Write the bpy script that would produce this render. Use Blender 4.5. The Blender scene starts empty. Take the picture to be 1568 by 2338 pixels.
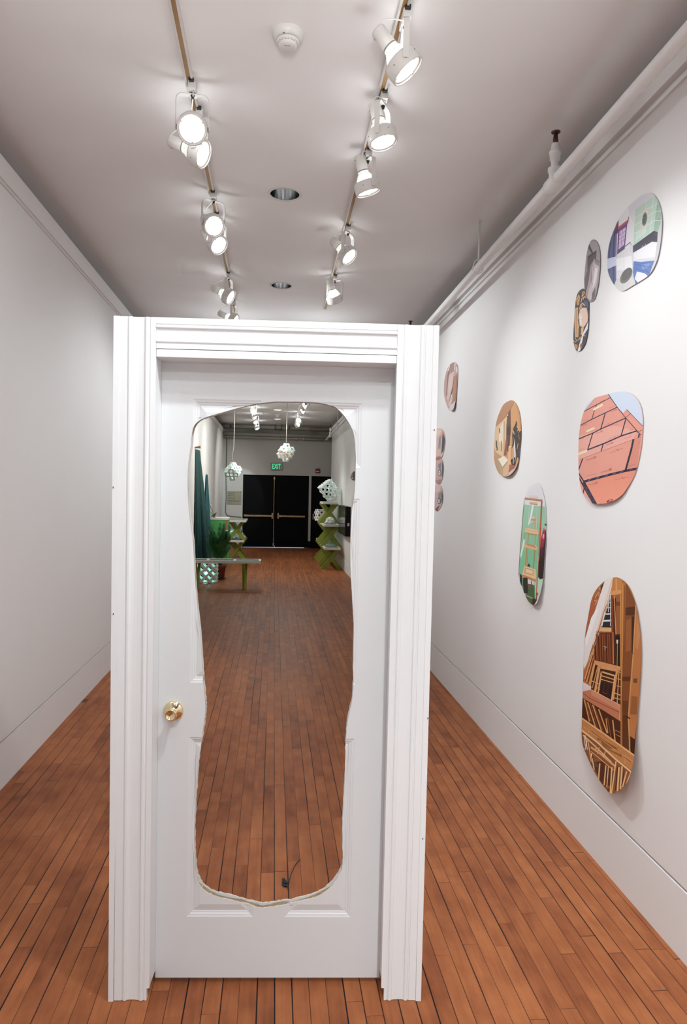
import bpy, bmesh, math, random
import numpy as np
from mathutils import Vector, Matrix, Euler
random.seed(7)
C = bpy.context.scene.collection
PI = math.pi

# ------------------------------------------------------------------ camera, world, exposure
IW, IH = 1568, 2338
FPX, CX, CY, EYE = 1600.0, 784.0, 1190.0, 1.65
YAW, PITCH, ROLL = math.radians(5.6887), math.radians(-2.4160), 0.022
def _axes():
    f = Vector((math.sin(YAW)*math.cos(PITCH), math.cos(YAW)*math.cos(PITCH), math.sin(PITCH)))
    r = Vector((math.cos(YAW), -math.sin(YAW), 0)); d = f.cross(r)
    x = math.cos(ROLL)*r - math.sin(ROLL)*d
    return x, f.cross(x), f
AX, AY, AZ = _axes()
cd = bpy.data.cameras.new('camera'); cam = bpy.data.objects.new('camera', cd); C.objects.link(cam)
cd.sensor_fit = 'VERTICAL'; cd.sensor_height = 36.0; cd.lens = FPX/IH*36.0
cd.shift_y = (CY-IH/2)/IH; cd.clip_start = 0.05
m = Matrix.Identity(4)
for i in range(3): m[i][0], m[i][1], m[i][2], m[i][3] = AX[i], -AY[i], -AZ[i], (0, 0, EYE)[i]
cam.matrix_world = m
S = bpy.context.scene
S.camera = cam
S.view_settings.view_transform = 'Standard'; S.view_settings.look = 'None'
S.view_settings.gamma = 1.0; S.view_settings.use_curve_mapping = False
S.view_settings.exposure = 0.17
w = bpy.data.worlds.new('world'); S.world = w; w.use_nodes = True
w.node_tree.nodes['Background'].inputs[0].default_value = (0.9, 0.93, 1, 1)
w.node_tree.nodes['Background'].inputs[1].default_value = 0.05

SPOT_COL = (0.92, 0.978, 1.0)
FAR_COL = (1.0, 1.0, 0.93)
NEAR_W, MID_W, FAR_W = 26.0, 34.0, 80.0
SPILL_W, SPILL_FAR_W = 0.40, 2.2           # light that leaks through the glass backs of the bulbs
def spot(name, loc, d, watts, size=62, blend=0.75, col=SPOT_COL, rad=0.05):
    l = bpy.data.lights.new(name, 'SPOT'); l.energy = watts; l.spot_size = math.radians(size)
    l.spot_blend = blend; l.color = col; l.shadow_soft_size = rad
    o = bpy.data.objects.new(name, l); C.objects.link(o); o.location = loc
    o.rotation_euler = Vector(d).to_track_quat('-Z', 'Y').to_euler()
    return o
# unseen spots: first two read off the door shadows, rest added as fill
for x, y, d, wt, sz in (
        (0.45, 1.30, (-0.45, 0.94, -1.75), 17, 70), (-0.41, 0.70, (0.45, 1.54, -1.75), 23, 70),
        (0.45, 0.30, (1.05, 1.35, -1.75), 112, 84),
        (0.45, -0.8, (1.0, 1.2, -1.6), 170, 75), (0.45, 1.5, (-1.85, 1.6, -1.9), 95, 85), (0.45, 0.2, (-1.85, 1.2, -1.9), 12, 85),
        (-0.41, -0.6, (-0.55, 1.9, -1.6), 50, 72), (0.45, -1.8, (0, .2, -1), 220, 110),
        (0.46, 6.65, (-1.2, -.6, -1.3), 95, 90)):
    spot('unseen_spot_light', (x, y, 3.2), d, wt, sz)
for x, y in ((0.46, 7.4), (-0.43, 7.5)):  # bare points added behind the door header to lift the ceiling, no bulbs there
    l = bpy.data.lights.new('hidden_fill_light', 'POINT'); l.energy = 5; l.color = SPOT_COL; l.shadow_soft_size = .03
    o = bpy.data.objects.new('hidden_fill_light', l); C.objects.link(o); o.location = (x, y, 2.95)
# added area fill behind the camera, standing in for the rest of the gallery
l = bpy.data.lights.new('rear_fill_light', 'AREA'); l.energy = 16; l.shape = 'RECTANGLE'; l.size = 2.4; l.size_y = 1.4
l.color = (0.96, 0.98, 1.0)
o = bpy.data.objects.new('rear_fill_light', l); C.objects.link(o); o.location = (0, -2.6, 1.4); o.rotation_euler = (math.radians(95), 0, 0)
# unseen spot added behind the camera, aimed up to brighten the ceiling
for y, el, wt, sz in ((-1.2, 40, 300, 50),):
    spot('ceiling_fill_light', (0, y, 1.75), (0, math.cos(math.radians(el)), math.sin(math.radians(el))), wt, sz, .6, (0.98, 0.99, 1.0), .25)

# ------------------------------------------------------------------ pixel -> point on a plane
def ray(u, v): return AX*((u-CX)/FPX) + AY*((v-CY)/FPX) + AZ
def onx(u, v, x): d = ray(u, v); return Vector((0, 0, EYE)) + d*(x/d.x)
def ony(u, v, y): d = ray(u, v); return Vector((0, 0, EYE)) + d*(y/d.y)
def onz(u, v, z): d = ray(u, v); return Vector((0, 0, EYE)) + d*((z-EYE)/d.z)

# ------------------------------------------------------------------ materials
def s2l(c):
    c /= 255.0
    return c/12.92 if c <= 0.04045 else ((c+0.055)/1.055)**2.4
def rgb(r, g, b): return (s2l(r), s2l(g), s2l(b), 1)
MATS = {}
def mat(name, col, rough=0.5, metal=0.0, emit=None, estr=0.0, bump=None, noise=None, spec=0.5, coat=0, trans=0, alpha=1):
    if name in MATS: return MATS[name]
    m = bpy.data.materials.new(name); m.use_nodes = True; nt = m.node_tree; b = nt.nodes['Principled BSDF']
    b.inputs['Base Color'].default_value = col; b.inputs['Roughness'].default_value = rough
    b.inputs['Metallic'].default_value = metal; b.inputs['Specular IOR Level'].default_value = spec
    b.inputs['Coat Weight'].default_value = coat; b.inputs['Transmission Weight'].default_value = trans
    if emit: b.inputs['Emission Color'].default_value = emit; b.inputs['Emission Strength'].default_value = estr
    b.inputs['Alpha'].default_value = alpha
    tc = nt.nodes.new('ShaderNodeTexCoord')
    if noise:   # (scale, amount, stretch)
        n = nt.nodes.new('ShaderNodeTexNoise'); n.inputs['Scale'].default_value = noise[0]; n.inputs['Detail'].default_value = 4
        mp = nt.nodes.new('ShaderNodeMapping'); mp.inputs['Scale'].default_value = noise[2] if len(noise) > 2 else (1, 1, 1)
        nt.links.new(tc.outputs['Object'], mp.inputs[0]); nt.links.new(mp.outputs[0], n.inputs['Vector'])
        mx = nt.nodes.new('ShaderNodeMix'); mx.data_type = 'RGBA'; mx.blend_type = 'MULTIPLY'; mx.inputs[0].default_value = 1
        mr = nt.nodes.new('ShaderNodeMapRange'); mr.inputs[1].default_value = .3; mr.inputs[2].default_value = .7
        mr.inputs[3].default_value = 1-noise[1]; mr.inputs[4].default_value = 1+noise[1]*.4
        nt.links.new(n.outputs[0], mr.inputs[0]); mx.inputs[6].default_value = col
        nt.links.new(mr.outputs[0], mx.inputs[7]); nt.links.new(mx.outputs[2], b.inputs['Base Color'])
    if bump:    # (scale, strength, stretch)
        n = nt.nodes.new('ShaderNodeTexNoise'); n.inputs['Scale'].default_value = bump[0]; n.inputs['Detail'].default_value = 5
        mp = nt.nodes.new('ShaderNodeMapping'); mp.inputs['Scale'].default_value = bump[2] if len(bump) > 2 else (1, 1, 1)
        nt.links.new(tc.outputs['Object'], mp.inputs[0]); nt.links.new(mp.outputs[0], n.inputs['Vector'])
        bp = nt.nodes.new('ShaderNodeBump'); bp.inputs['Strength'].default_value = bump[1]; bp.inputs['Distance'].default_value = 0.002
        nt.links.new(n.outputs[0], bp.inputs['Height']); nt.links.new(bp.outputs[0], b.inputs['Normal'])
    MATS[name] = m; return m

WALL = mat('wall_paint', (0.80, 0.79, 0.785, 1), .65, noise=(1.2, .015), bump=(160, .06))
CEIL = mat('ceiling_paint', (0.87, 0.855, 0.85, 1), .9, noise=(2, .02), bump=(120, .05), spec=.2)
FARW = mat('far_wall_paint', (0.52, 0.50, 0.475, 1), .7, noise=(2, .03))
TRIMW = mat('trim_paint', (0.78, 0.77, 0.765, 1), .5)
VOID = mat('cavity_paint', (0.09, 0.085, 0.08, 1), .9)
DOORW = mat('door_paint', (0.675, 0.685, 0.695, 1), .38, bump=(60, .09, (1.2, 1, 9)))
CASEW = mat('casing_paint', (0.765, 0.772, 0.78, 1), .33, bump=(90, .05))
FIBER = mat('fibreboard_edge', (0.72, 0.62, 0.47, 1), .9, noise=(140, .3))
CARD = mat('cardboard_core', (0.33, 0.245, 0.165, 1), .95, noise=(80, .3))
CRACK = mat('dark_mark', (0.02, 0.02, 0.03, 1), .9)  # near-black fill of the nail holes
BRASS = mat('polished_brass', (0.84, 0.72, 0.46, 1), .08, 1.0)
OLDBRASS = mat('aged_brass', (0.42, 0.30, 0.17, 1), .45, 1.0, noise=(20, .3))
WMETAL = mat('white_enamel', (0.74, 0.72, 0.69, 1), .4)
RAILW = mat('rail_enamel', (0.66, 0.63, 0.60, 1), .45)
COPPER = mat('copper_strip', (0.36, 0.21, 0.085, 1), .45, .3)
BLACKP = mat('black_plastic', (0.015, 0.015, 0.017, 1), .4)
BLACKD = mat('black_door_paint', (0.003, 0.003, 0.004, 1), .6, noise=(6, .3), spec=.08)
CHROME = mat('chrome_reflector', (0.80, 0.81, 0.82, 1), .14, 1.0)
GLASSB = mat('lamp_glass', (0.42, 0.44, 0.42, 1), .12, alpha=.4)
LENS = mat('lit_lens', (1, 1, 1, 1), .2, emit=(0.97, 0.97, 1, 1), estr=9)
DLENS = mat('lit_downlight', (1, 1, .9, 1), .3, emit=(1, 1, 0.9, 1), estr=2.2)
GREENP = mat('olive_green_paint', (0.30, 0.35, 0.045, 1), .5, noise=(9, .18))
TURF = mat('green_turf', (0.03, 0.16, 0.085, 1), .95, noise=(120, .5))
WWOOD = mat('white_painted_wood', (0.74, 0.72, 0.68, 1), .5)
LATT = mat('white_vinyl_lattice', (0.80, 0.80, 0.78, 1), .45)
CYAN = mat('cyan_bulb', (0.3, 1, 0.85, 1), .3, emit=(0.25, 1, 0.82, 1), estr=6)
TEAL = mat('teal_cloth', (0.0015, 0.052, 0.050, 1), .75, noise=(14, .3))
TEAL2 = mat('turquoise_cloth', (0.004, 0.085, 0.10, 1), .6, noise=(14, .3))
KELLY = mat('bright_green_paint', (0.10, 0.46, 0.13, 1), .6, noise=(5, .1))
TERRA = mat('terracotta', (0.27, 0.055, 0.03, 1), .8, noise=(20, .25))
PALM = mat('palm_green', (0.025, 0.12, 0.032, 1), .5, noise=(12, .5))
LEAFY = mat('leaf_yellow_green', (0.12, 0.16, 0.015, 1), .5, noise=(25, .5))
CORD = mat('pale_cord', (0.55, 0.53, 0.48, 1), .6)
GCORD = mat('dark_green_cord', (0.07, 0.10, 0.085, 1), .6)
COPW = mat('copper_brown_wood', (0.42, 0.20, 0.11, 1), .6)
REDP = mat('alarm_red', (0.16, 0.012, 0.018, 1), .4)
SIGNB = mat('tan_sign_board', (0.30, 0.275, 0.19, 1), .6, noise=(9, .15))
INK = mat('dark_ink', (0.03, 0.027, 0.02, 1), .7)
EXITG = mat('exit_green', (0.1, .9, .5, 1), .4, emit=(0.03, 0.85, 0.36, 1), estr=0.8)
GREYM = mat('grey_metal', (0.32, 0.31, 0.29, 1), .45)
ALU = mat('aluminium', (0.8, 0.82, 0.88, 1), .3, 1.0)
DAYL = mat('daylight_gap', (.7, .8, 1, 1), .5, emit=(0.52, 0.66, 1, 1), estr=0.75)
RUST = mat('rusty_brass', (0.12, 0.06, 0.045, 1), .5, .6, noise=(60, .4))
PIPEW = mat('pipe_paint', (0.77, 0.755, 0.745, 1), .42)
FPIPE = mat('grey_painted_pipe', (0.34, 0.33, 0.29, 1), .6)

def floor_material():
    m = bpy.data.materials.new('oak_strip_floor'); m.use_nodes = True; nt = m.node_tree; N = nt.nodes; L = nt.links
    b = N['Principled BSDF']
    def M(op, a, b2=None, c=None, clamp=False):
        n = N.new('ShaderNodeMath'); n.operation = op; n.use_clamp = clamp
        for i, v in enumerate((a, b2, c)):
            if v is None: continue
            if isinstance(v, (int, float)): n.inputs[i].default_value = v
            else: L.new(v, n.inputs[i])
        return n.outputs[0]
    tc = N.new('ShaderNodeTexCoord'); sp = N.new('ShaderNodeSeparateXYZ'); L.new(tc.outputs['Object'], sp.inputs[0])
    x, y = sp.outputs[0], sp.outputs[1]
    BW = 0.0572
    wob = N.new('ShaderNodeTexNoise'); wob.inputs['Scale'].default_value = 1.2; L.new(tc.outputs['Object'], wob.inputs['Vector'])
    xs = M('DIVIDE', M('ADD', M('ADD', x, 0.3152), M('MULTIPLY', M('SUBTRACT', wob.outputs[0], .5), .004)), BW)
    i = M('FLOOR', xs); fx = M('FRACT', xs)
    wn = N.new('ShaderNodeTexWhiteNoise'); wn.noise_dimensions = '1D'; L.new(i, wn.inputs['W'])
    ln = M('ADD', M('MULTIPLY', wn.outputs[0], .55), .55)
    wn2 = N.new('ShaderNodeTexWhiteNoise'); wn2.noise_dimensions = '1D'; L.new(M('ADD', i, 57.3), wn2.inputs['W'])
    ys = M('DIVIDE', M('ADD', y, M('MULTIPLY', wn2.outputs[0], 7.0)), ln)
    # uneven board lengths along a strip
    wy = N.new('ShaderNodeTexNoise'); wy.noise_dimensions = '2D'; wy.inputs['Scale'].default_value = .9; wy.inputs['Detail'].default_value = 0
    cv = N.new('ShaderNodeCombineXYZ'); L.new(M('MULTIPLY', i, 3.7), cv.inputs[0]); L.new(ys, cv.inputs[1]); L.new(cv.outputs[0], wy.inputs['Vector'])
    ys2 = M('ADD', ys, M('MULTIPLY', wy.outputs[0], .9))
    j = M('FLOOR', ys2); fy = M('FRACT', ys2)
    wb = N.new('ShaderNodeTexWhiteNoise'); wb.noise_dimensions = '2D'
    cb = N.new('ShaderNodeCombineXYZ'); L.new(i, cb.inputs[0]); L.new(j, cb.inputs[1]); L.new(cb.outputs[0], wb.inputs['Vector'])
    tone = wb.outputs[0]
    # grain and blotches
    mp = N.new('ShaderNodeMapping'); mp.inputs['Scale'].default_value = (26, 2.2, 1); L.new(tc.outputs['Object'], mp.inputs[0])
    off = N.new('ShaderNodeVectorMath'); off.operation = 'ADD'; L.new(mp.outputs[0], off.inputs[0])
    sc = N.new('ShaderNodeVectorMath'); sc.operation = 'SCALE'; sc.inputs['Scale'].default_value = 31; L.new(wb.outputs[1], sc.inputs[0]); L.new(sc.outputs[0], off.inputs[1])
    gr = N.new('ShaderNodeTexNoise'); gr.inputs['Scale'].default_value = 1.6; gr.inputs['Detail'].default_value = 5; gr.inputs['Distortion'].default_value = .8; L.new(off.outputs[0], gr.inputs['Vector'])
    mp2 = N.new('ShaderNodeMapping'); mp2.inputs['Scale'].default_value = (9, 7, 1); L.new(tc.outputs['Object'], mp2.inputs[0])
    off2 = N.new('ShaderNodeVectorMath'); off2.operation = 'ADD'; L.new(mp2.outputs[0], off2.inputs[0]); L.new(sc.outputs[0], off2.inputs[1])
    bl = N.new('ShaderNodeTexNoise'); bl.inputs['Scale'].default_value = .9; bl.inputs['Detail'].default_value = 3; L.new(off2.outputs[0], bl.inputs['Vector'])
    fn = N.new('ShaderNodeTexNoise'); fn.inputs['Scale'].default_value = 330; fn.inputs['Detail'].default_value = 2; L.new(tc.outputs['Object'], fn.inputs['Vector'])
    v = M('ADD', M('MULTIPLY', M('POWER', tone, .7), .24), M('ADD', M('MULTIPLY', gr.outputs[0], .40), M('MULTIPLY', bl.outputs[0], .62)))
    v = M('ADD', v, M('MULTIPLY', M('SUBTRACT', fn.outputs[0], .5), .22))
    cr = N.new('ShaderNodeValToRGB'); e = cr.color_ramp.elements
    e[0].position = .28; e[0].color = (0.125, 0.036, 0.016, 1); e[1].position = 1.05; e[1].color = (0.47, 0.172, 0.064, 1)
    k = cr.color_ramp.elements.new(.58); k.color = (0.285, 0.092, 0.036, 1)
    L.new(v, cr.inputs[0])
    # gaps: width differs from strip to strip and along them
    gn = N.new('ShaderNodeTexNoise'); gn.noise_dimensions = '2D'; gn.inputs['Scale'].default_value = .8
    cg = N.new('ShaderNodeCombineXYZ'); L.new(M('MULTIPLY', i, 5.1), cg.inputs[0]); L.new(M('MULTIPLY', y, .8), cg.inputs[1]); L.new(cg.outputs[0], gn.inputs['Vector'])
    gw = M('MULTIPLY', M('POWER', M('MULTIPLY', gn.outputs[0], 1.55, None, True), 3), .055)
    gw = M('ADD', gw, .024)
    gapx = M('MULTIPLY', M('LESS_THAN', fx, gw), M('ADD', .42, M('MULTIPLY', gn.outputs[0], .9), None, True))
    gapy = M('MULTIPLY', M('LESS_THAN', fy, M('DIVIDE', .0022, ln)), M('ADD', .25, M('MULTIPLY', tone, .7)))
    gap = M('MAXIMUM', gapx, gapy)
    mx = N.new('ShaderNodeMix'); mx.data_type = 'RGBA'; L.new(gap, mx.inputs[0]); L.new(cr.outputs[0], mx.inputs[6]); mx.inputs[7].default_value = (0.010, 0.006, 0.008, 1)
    # paint specks
    vo = N.new('ShaderNodeTexVoronoi'); vo.inputs['Scale'].default_value = 9; L.new(tc.outputs['Object'], vo.inputs['Vector'])
    vs = N.new('ShaderNodeSeparateColor'); L.new(vo.outputs['Color'], vs.inputs[0])
    sk = M('MULTIPLY', M('LESS_THAN', vo.outputs['Distance'], M('MULTIPLY', vs.outputs[1], .022)), M('GREATER_THAN', vs.outputs[0], .72))
    mx2 = N.new('ShaderNodeMix'); mx2.data_type = 'RGBA'; L.new(M('MULTIPLY', sk, .75), mx2.inputs[0]); L.new(mx.outputs[2], mx2.inputs[6]); mx2.inputs[7].default_value = (.62, .55, .52, 1)
    L.new(mx2.outputs[2], b.inputs['Base Color'])
    rn = M('ADD', M('MULTIPLY', gr.outputs[0], .18), .36); L.new(rn, b.inputs['Roughness'])
    b.inputs['Specular IOR Level'].default_value = .14
    bp = N.new('ShaderNodeBump'); bp.inputs['Strength'].default_value = .35; bp.inputs['Distance'].default_value = .002
    L.new(M('SUBTRACT', M('MULTIPLY', gr.outputs[0], .12), gap), bp.inputs['Height']); L.new(bp.outputs[0], b.inputs['Normal'])
    return m
FLOORM = floor_material()

# ------------------------------------------------------------------ mesh helpers
class MB:
    def __init__(s): s.v = []; s.f = []; s.m = []; s.sm = []
    def add(s, vs, fs, mi=0, smooth=False, mx=None):
        o = len(s.v)
        for p in vs: s.v.append(tuple(mx @ Vector(p)) if mx is not None else tuple(p))
        for f in fs: s.f.append(tuple(i+o for i in f)); s.m.append(mi); s.sm.append(smooth)
        return s
    def box(s, x0, x1, y0, y1, z0, z1, mi=0, mx=None):
        v = [(x, y, z) for z in (z0, z1) for y in (y0, y1) for x in (x0, x1)]
        return s.add(v, [(0, 2, 3, 1), (4, 5, 7, 6), (0, 1, 5, 4), (2, 6, 7, 3), (0, 4, 6, 2), (1, 3, 7, 5)], mi, False, mx)
    def bar(s, a, b, w, t, up=(0, 0, 1), mi=0, ext=0.0):
        a, b = Vector(a), Vector(b); d = (b-a).normalized(); a = a-d*ext; b = b+d*ext
        u = Vector(up); u = (u-d*u.dot(d)).normalized(); sd = d.cross(u)
        v = []
        for p in (a, b):
            for q in ((-1, -1), (1, -1), (1, 1), (-1, 1)): v.append(p+sd*(w/2*q[0])+u*(t/2*q[1]))
        return s.add(v, [(0, 1, 2, 3), (7, 6, 5, 4), (0, 4, 5, 1), (1, 5, 6, 2), (2, 6, 7, 3), (3, 7, 4, 0)], mi)
    def lathe(s, prof, n=32, mi=0, mx=None, smooth=True, cap=True):
        v = []; f = []
        for r, z in prof:
            for k in range(n): a = 2*PI*k/n; v.append((r*math.cos(a), r*math.sin(a), z))
        for i in range(len(prof)-1):
            for k in range(n): k2 = (k+1) % n; f.append((i*n+k, i*n+k2, (i+1)*n+k2, (i+1)*n+k))
        s.add(v, f, mi, smooth, mx)
        if cap:
            for i, fl in ((0, True), (len(prof)-1, False)):
                if prof[i][0] > 1e-5:
                    ids = [(prof[i][0]*math.cos(2*PI*k/n), prof[i][0]*math.sin(2*PI*k/n), prof[i][1]) for k in range(n)]
                    s.add(ids, [tuple(reversed(range(n))) if fl else tuple(range(n))], mi, False, mx)
        return s
    def tube(s, pts, r, n=8, mi=0, smooth=True):
        pts = [Vector(p) for p in pts]; rs = r if isinstance(r, (list, tuple)) else [r]*len(pts)
        v = []; f = []; u = None
        for i, p in enumerate(pts):
            d = (pts[min(i+1, len(pts)-1)]-pts[max(i-1, 0)]).normalized()
            if u is None:
                u = d.orthogonal().normalized()
            u = (u-d*u.dot(d)).normalized(); w2 = d.cross(u)
            for k in range(n): a = 2*PI*k/n; v.append(p+u*(rs[i]*math.cos(a))+w2*(rs[i]*math.sin(a)))
        for i in range(len(pts)-1):
            for k in range(n): k2 = (k+1) % n; f.append((i*n+k, i*n+k2, (i+1)*n+k2, (i+1)*n+k))
        f.append(tuple(reversed(range(n)))); f.append(tuple(range((len(pts)-1)*n, len(pts)*n)))
        return s.add(v, f, mi, smooth)
    def build(s, name, mats, parent=None, loc=None, rot=None, bevel=0.0, fix=True):
        me = bpy.data.meshes.new(name); me.from_pydata([tuple(p) for p in s.v], [], s.f)
        for mm in (mats if isinstance(mats, (list, tuple)) else [mats]): me.materials.append(mm)
        me.polygons.foreach_set('material_index', s.m); me.polygons.foreach_set('use_smooth', s.sm)
        if fix:
            bm = bmesh.new(); bm.from_mesh(me); bmesh.ops.recalc_face_normals(bm, faces=bm.faces); bm.to_mesh(me); bm.free()
        o = bpy.data.objects.new(name, me); C.objects.link(o)
        if parent: o.parent = parent
        if loc is not None: o.location = loc
        if rot is not None: o.rotation_euler = rot
        if bevel:
            b = o.modifiers.new('bevel', 'BEVEL'); b.width = bevel; b.segments = 2; b.limit_method = 'ANGLE'; b.angle_limit = math.radians(40)
        return o
def thing(name, label, cat, loc=(0, 0, 0), rz=0, group=None):
    o = bpy.data.objects.new(name, None); o.empty_display_size = .1; C.objects.link(o); o.location = loc; o.rotation_euler = (0, 0, rz)
    tag(o, label, cat, group); return o
def tag(o, label, cat, group=None, kind=None):
    if label: o['label'] = label
    if cat: o['category'] = cat
    if group: o['group'] = group
    if kind: o['kind'] = kind
    return o
def struct(o, label, cat): return tag(o, label, cat, None, 'structure')
def copy_tree(o, parent=None):
    c = o.copy(); C.objects.link(c)
    if parent: c.parent = parent
    for ch in list(o.children): copy_tree(ch, c)
    return c

# ------------------------------------------------------------------ room shell
XL, XR, HC, YF, YB = -1.442, 1.482, 3.46, 20.05, -5.0
YR = 18.42                                         # the right wall stops short of the far wall
fl = MB(); fl.box(-2.2, 3.2, YB, YF+1.2, -.1, 0); struct(fl.build('floor', FLOORM), 'narrow reddish brown strip wood floor', 'floor')

def apply_bool(o, cutter, op='DIFFERENCE'):
    md = o.modifiers.new('b', 'BOOLEAN'); md.operation = op; md.object = cutter; md.solver = 'EXACT'
    try: md.material_mode = 'TRANSFER'
    except Exception: pass
    dg = bpy.context.evaluated_depsgraph_get(); ev = o.evaluated_get(dg)
    me = bpy.data.meshes.new_from_object(ev); o.modifiers.clear(); old = o.data; o.data = me
    bpy.data.meshes.remove(old)
DL = [(0.032, 4.384), (0.030, 6.314), (0.047, 15.99), (0.05, 18.05)]
cb = MB(); cb.box(-2.2, 3.2, YB, YF+.6, HC, HC+.2); ceil = cb.build('ceiling', CEIL)
ct = MB()
for x, y in DL: ct.lathe([(.091, HC-.02), (.091, HC+.3)], 40, mx=Matrix.Translation((x, y, 0)), smooth=False)
cut = ct.build('cutter', CEIL); apply_bool(ceil, cut); bpy.data.objects.remove(cut)
struct(ceil, 'flat grey white gallery ceiling', 'ceiling')

BH = .25                                            # baseboard height
wl = MB(); wl.box(XL-.16, XL, YB, YF, BH+.011, 3.332); wl.box(XL-.16, XL-.03, YB, YF, 0, BH+.011)
struct(wl.build('wall_left', WALL), 'long white gallery wall on the left', 'wall')
wr = MB(); wr.box(XR, XR+.16, YB, YR, BH+.011, 3.30); wr.box(XR+.03, XR+.16, YB, YR, 0, BH+.011)
struct(wr.build('wall_right', WALL), 'bright white gallery wall hung with photo prints', 'wall')
b1 = MB(); b1.box(XL-.03, XL+.002, YB, 6.02, 0, BH); b1.box(XL-.03, XL+.002, 6.0225, YF, 0, BH)
struct(b1.build('baseboard_left', WALL), 'tall white baseboard along the left wall', 'baseboard')
b2 = MB(); b2.box(XR-.002, XR+.03, YB, YR, 0, BH)
struct(b2.build('baseboard_right', WALL), 'tall white baseboard along the right wall', 'baseboard')
t1 = MB(); t1.box(XL, XL+.022, YB, YF-.1, 3.223, 3.335); t1.box(XL, XL+.010, YB, YF-.1, 3.209, 3.223)
struct(t1.build('trim_1', TRIMW), 'white moulding along the top of the left wall', 'moulding')
t2 = MB(); t2.box(XR-.03, XR, YB, YR, 3.232, 3.305); t2.box(XR-.013, XR, YB, YR, 3.196, 3.210)
struct(t2.build('trim_2', TRIMW), 'white moulding along the top of the right wall', 'moulding')
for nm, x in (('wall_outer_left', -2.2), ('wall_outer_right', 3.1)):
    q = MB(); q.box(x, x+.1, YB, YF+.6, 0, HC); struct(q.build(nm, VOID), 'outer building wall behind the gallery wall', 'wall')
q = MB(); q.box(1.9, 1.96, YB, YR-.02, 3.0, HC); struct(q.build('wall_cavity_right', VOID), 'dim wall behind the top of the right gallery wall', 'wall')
q = MB(); q.box(-2.2, 3.2, YB-.1, YB, 0, HC); struct(q.build('wall_back', WALL), 'white wall at the back of the gallery', 'wall')

# far wall with its two openings
DX0, DX1, SX0, SX1, DH = -.885, .985, 1.052, 2.0, 2.075
fw = MB()
fw.box(-2.2, DX0, YF, YF+.15, 0, HC); fw.box(DX0, SX1, YF, YF+.15, DH, HC); fw.box(SX1, 3.1, YF, YF+.15, 0, HC)
struct(fw.build('wall_far', FARW), 'grey end wall around the black doors', 'wall')
fw = MB(); fw.box(DX1, SX0, YF-.012, YF+.15, .21, DH); struct(fw.build('trim_3', FARW), 'grey post between the black double doors and side door', 'post')
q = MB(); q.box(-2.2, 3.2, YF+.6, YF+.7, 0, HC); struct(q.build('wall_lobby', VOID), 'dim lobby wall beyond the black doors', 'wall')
def leaf(name, x0, x1, label, bar=None, rod=None):
    r = thing(name, label, 'door', ((x0+x1)/2, YF+.05, 0)); r['kind'] = 'structure'
    hw = (x1-x0)/2
    q = MB(); q.box(-hw+.004, hw-.004, 0, .045, .018, DH-.006); q.build('door_leaf', BLACKD, r, bevel=.003)
    if bar:
        q = MB(); q.box(bar[0], bar[1], -.065, -.045, .885, .935); q.box(bar[0], bar[0]+.12, -.075, -.045, .88, .94) if bar[2] > 0 else None
        q.box(bar[1]-.05, bar[1], -.045, 0, .89, .93); q.box(bar[0], bar[0]+.05, -.045, 0, .89, .93)
        q.build('push_bar', OLDBRASS, r, bevel=.004)
        q = MB(); q.box(bar[3]-.022, bar[3]+.022, -.085, 0, .83, 1.0); q.build('latch_case', OLDBRASS, r, bevel=.006)
    if rod is not None:
        q = MB(); q.box(rod-.007, rod+.007, -.03, -.008, .1, 2.0); q.box(rod-.02, rod+.02, -.035, 0, .06, .14); q.box(rod-.02, rod+.02, -.035, 0, 1.95, 2.02)
        q.build('vertical_rod', OLDBRASS, r)
    return r
xm = .03
leaf('door_1', DX0, xm, 'left leaf of the black double exit doors', (-.42, .405, 1, .385), .425)
leaf('door_2', xm, DX1, 'right leaf of the black double exit doors', (-.40, .38, 1, -.385))
leaf('door_3', SX0, SX1, 'black side door beyond the green trestle tables', (-.40, .3, 0, -.40))
q = MB(); q.box(DX0, DX1, YF+.10, YF+.45, -.002, .004)
o = struct(q.build('threshold', ALU), 'metal threshold under the black double doors', 'threshold')
q = MB(); q.box(DX0+.02, DX1-.1, YF+.13, YF+.14, .004, .055)
struct(q.build('daylight_gap', DAYL), 'pale daylight showing under the black double doors', 'daylight')

# far end pipes and beam
def hpipe(z, y, r, lab):
    q = MB(); q.tube([(XL+.01, y, z), (2.6, y, z-.03)], r, 12)
    return q
r = thing('ceiling_pipe_run', 'grey painted pipes crossing under the ceiling at the far end', 'pipes', (0, YF-.2, 3.0))
for z, y, rr, nm in ((3.385, -.35, .05, 'upper_pipe'), (3.20, -.12, .05, 'middle_pipe'), (3.115, -.06, .035, 'lower_pipe')):
    q = MB(); q.tube([(XL+.02, y, z-3.0), (2.5, y, z-3.02)], rr, 14); q.build(nm, FPIPE, r)
q = MB()
for x in (-.02, .16): q.box(x, x+.02, -.42, -.40, .32, .46); q.box(x, x+.02, -.42, -.28, .315, .33)
q.box(-.02, .18, -.42, -.40, .315, .33)
q.build('pipe_bracket', BLACKP, r)
for x in (-1.22, .38): q = MB(); q.box(x-.025, x+.025, -.42, -.36, .33, .40); q.build('pipe_clamp', BLACKP, r)
for x in (.12, .60, .80):
    q = MB(); q.lathe([(.045, -.03), (.055, -.02), (.055, .02), (.045, .03)], 14, mx=Matrix.Translation((x, -.06, .11)) @ Matrix.Rotation(PI/2, 4, 'Y')); q.build('pipe_coupling', FPIPE, r)
q = MB(); q.box(XL, 2.6, YF-.10, YF, 3.25, 3.36); struct(q.build('trim_4', FPIPE), 'dark beam under the ceiling at the far end', 'beam')

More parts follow.
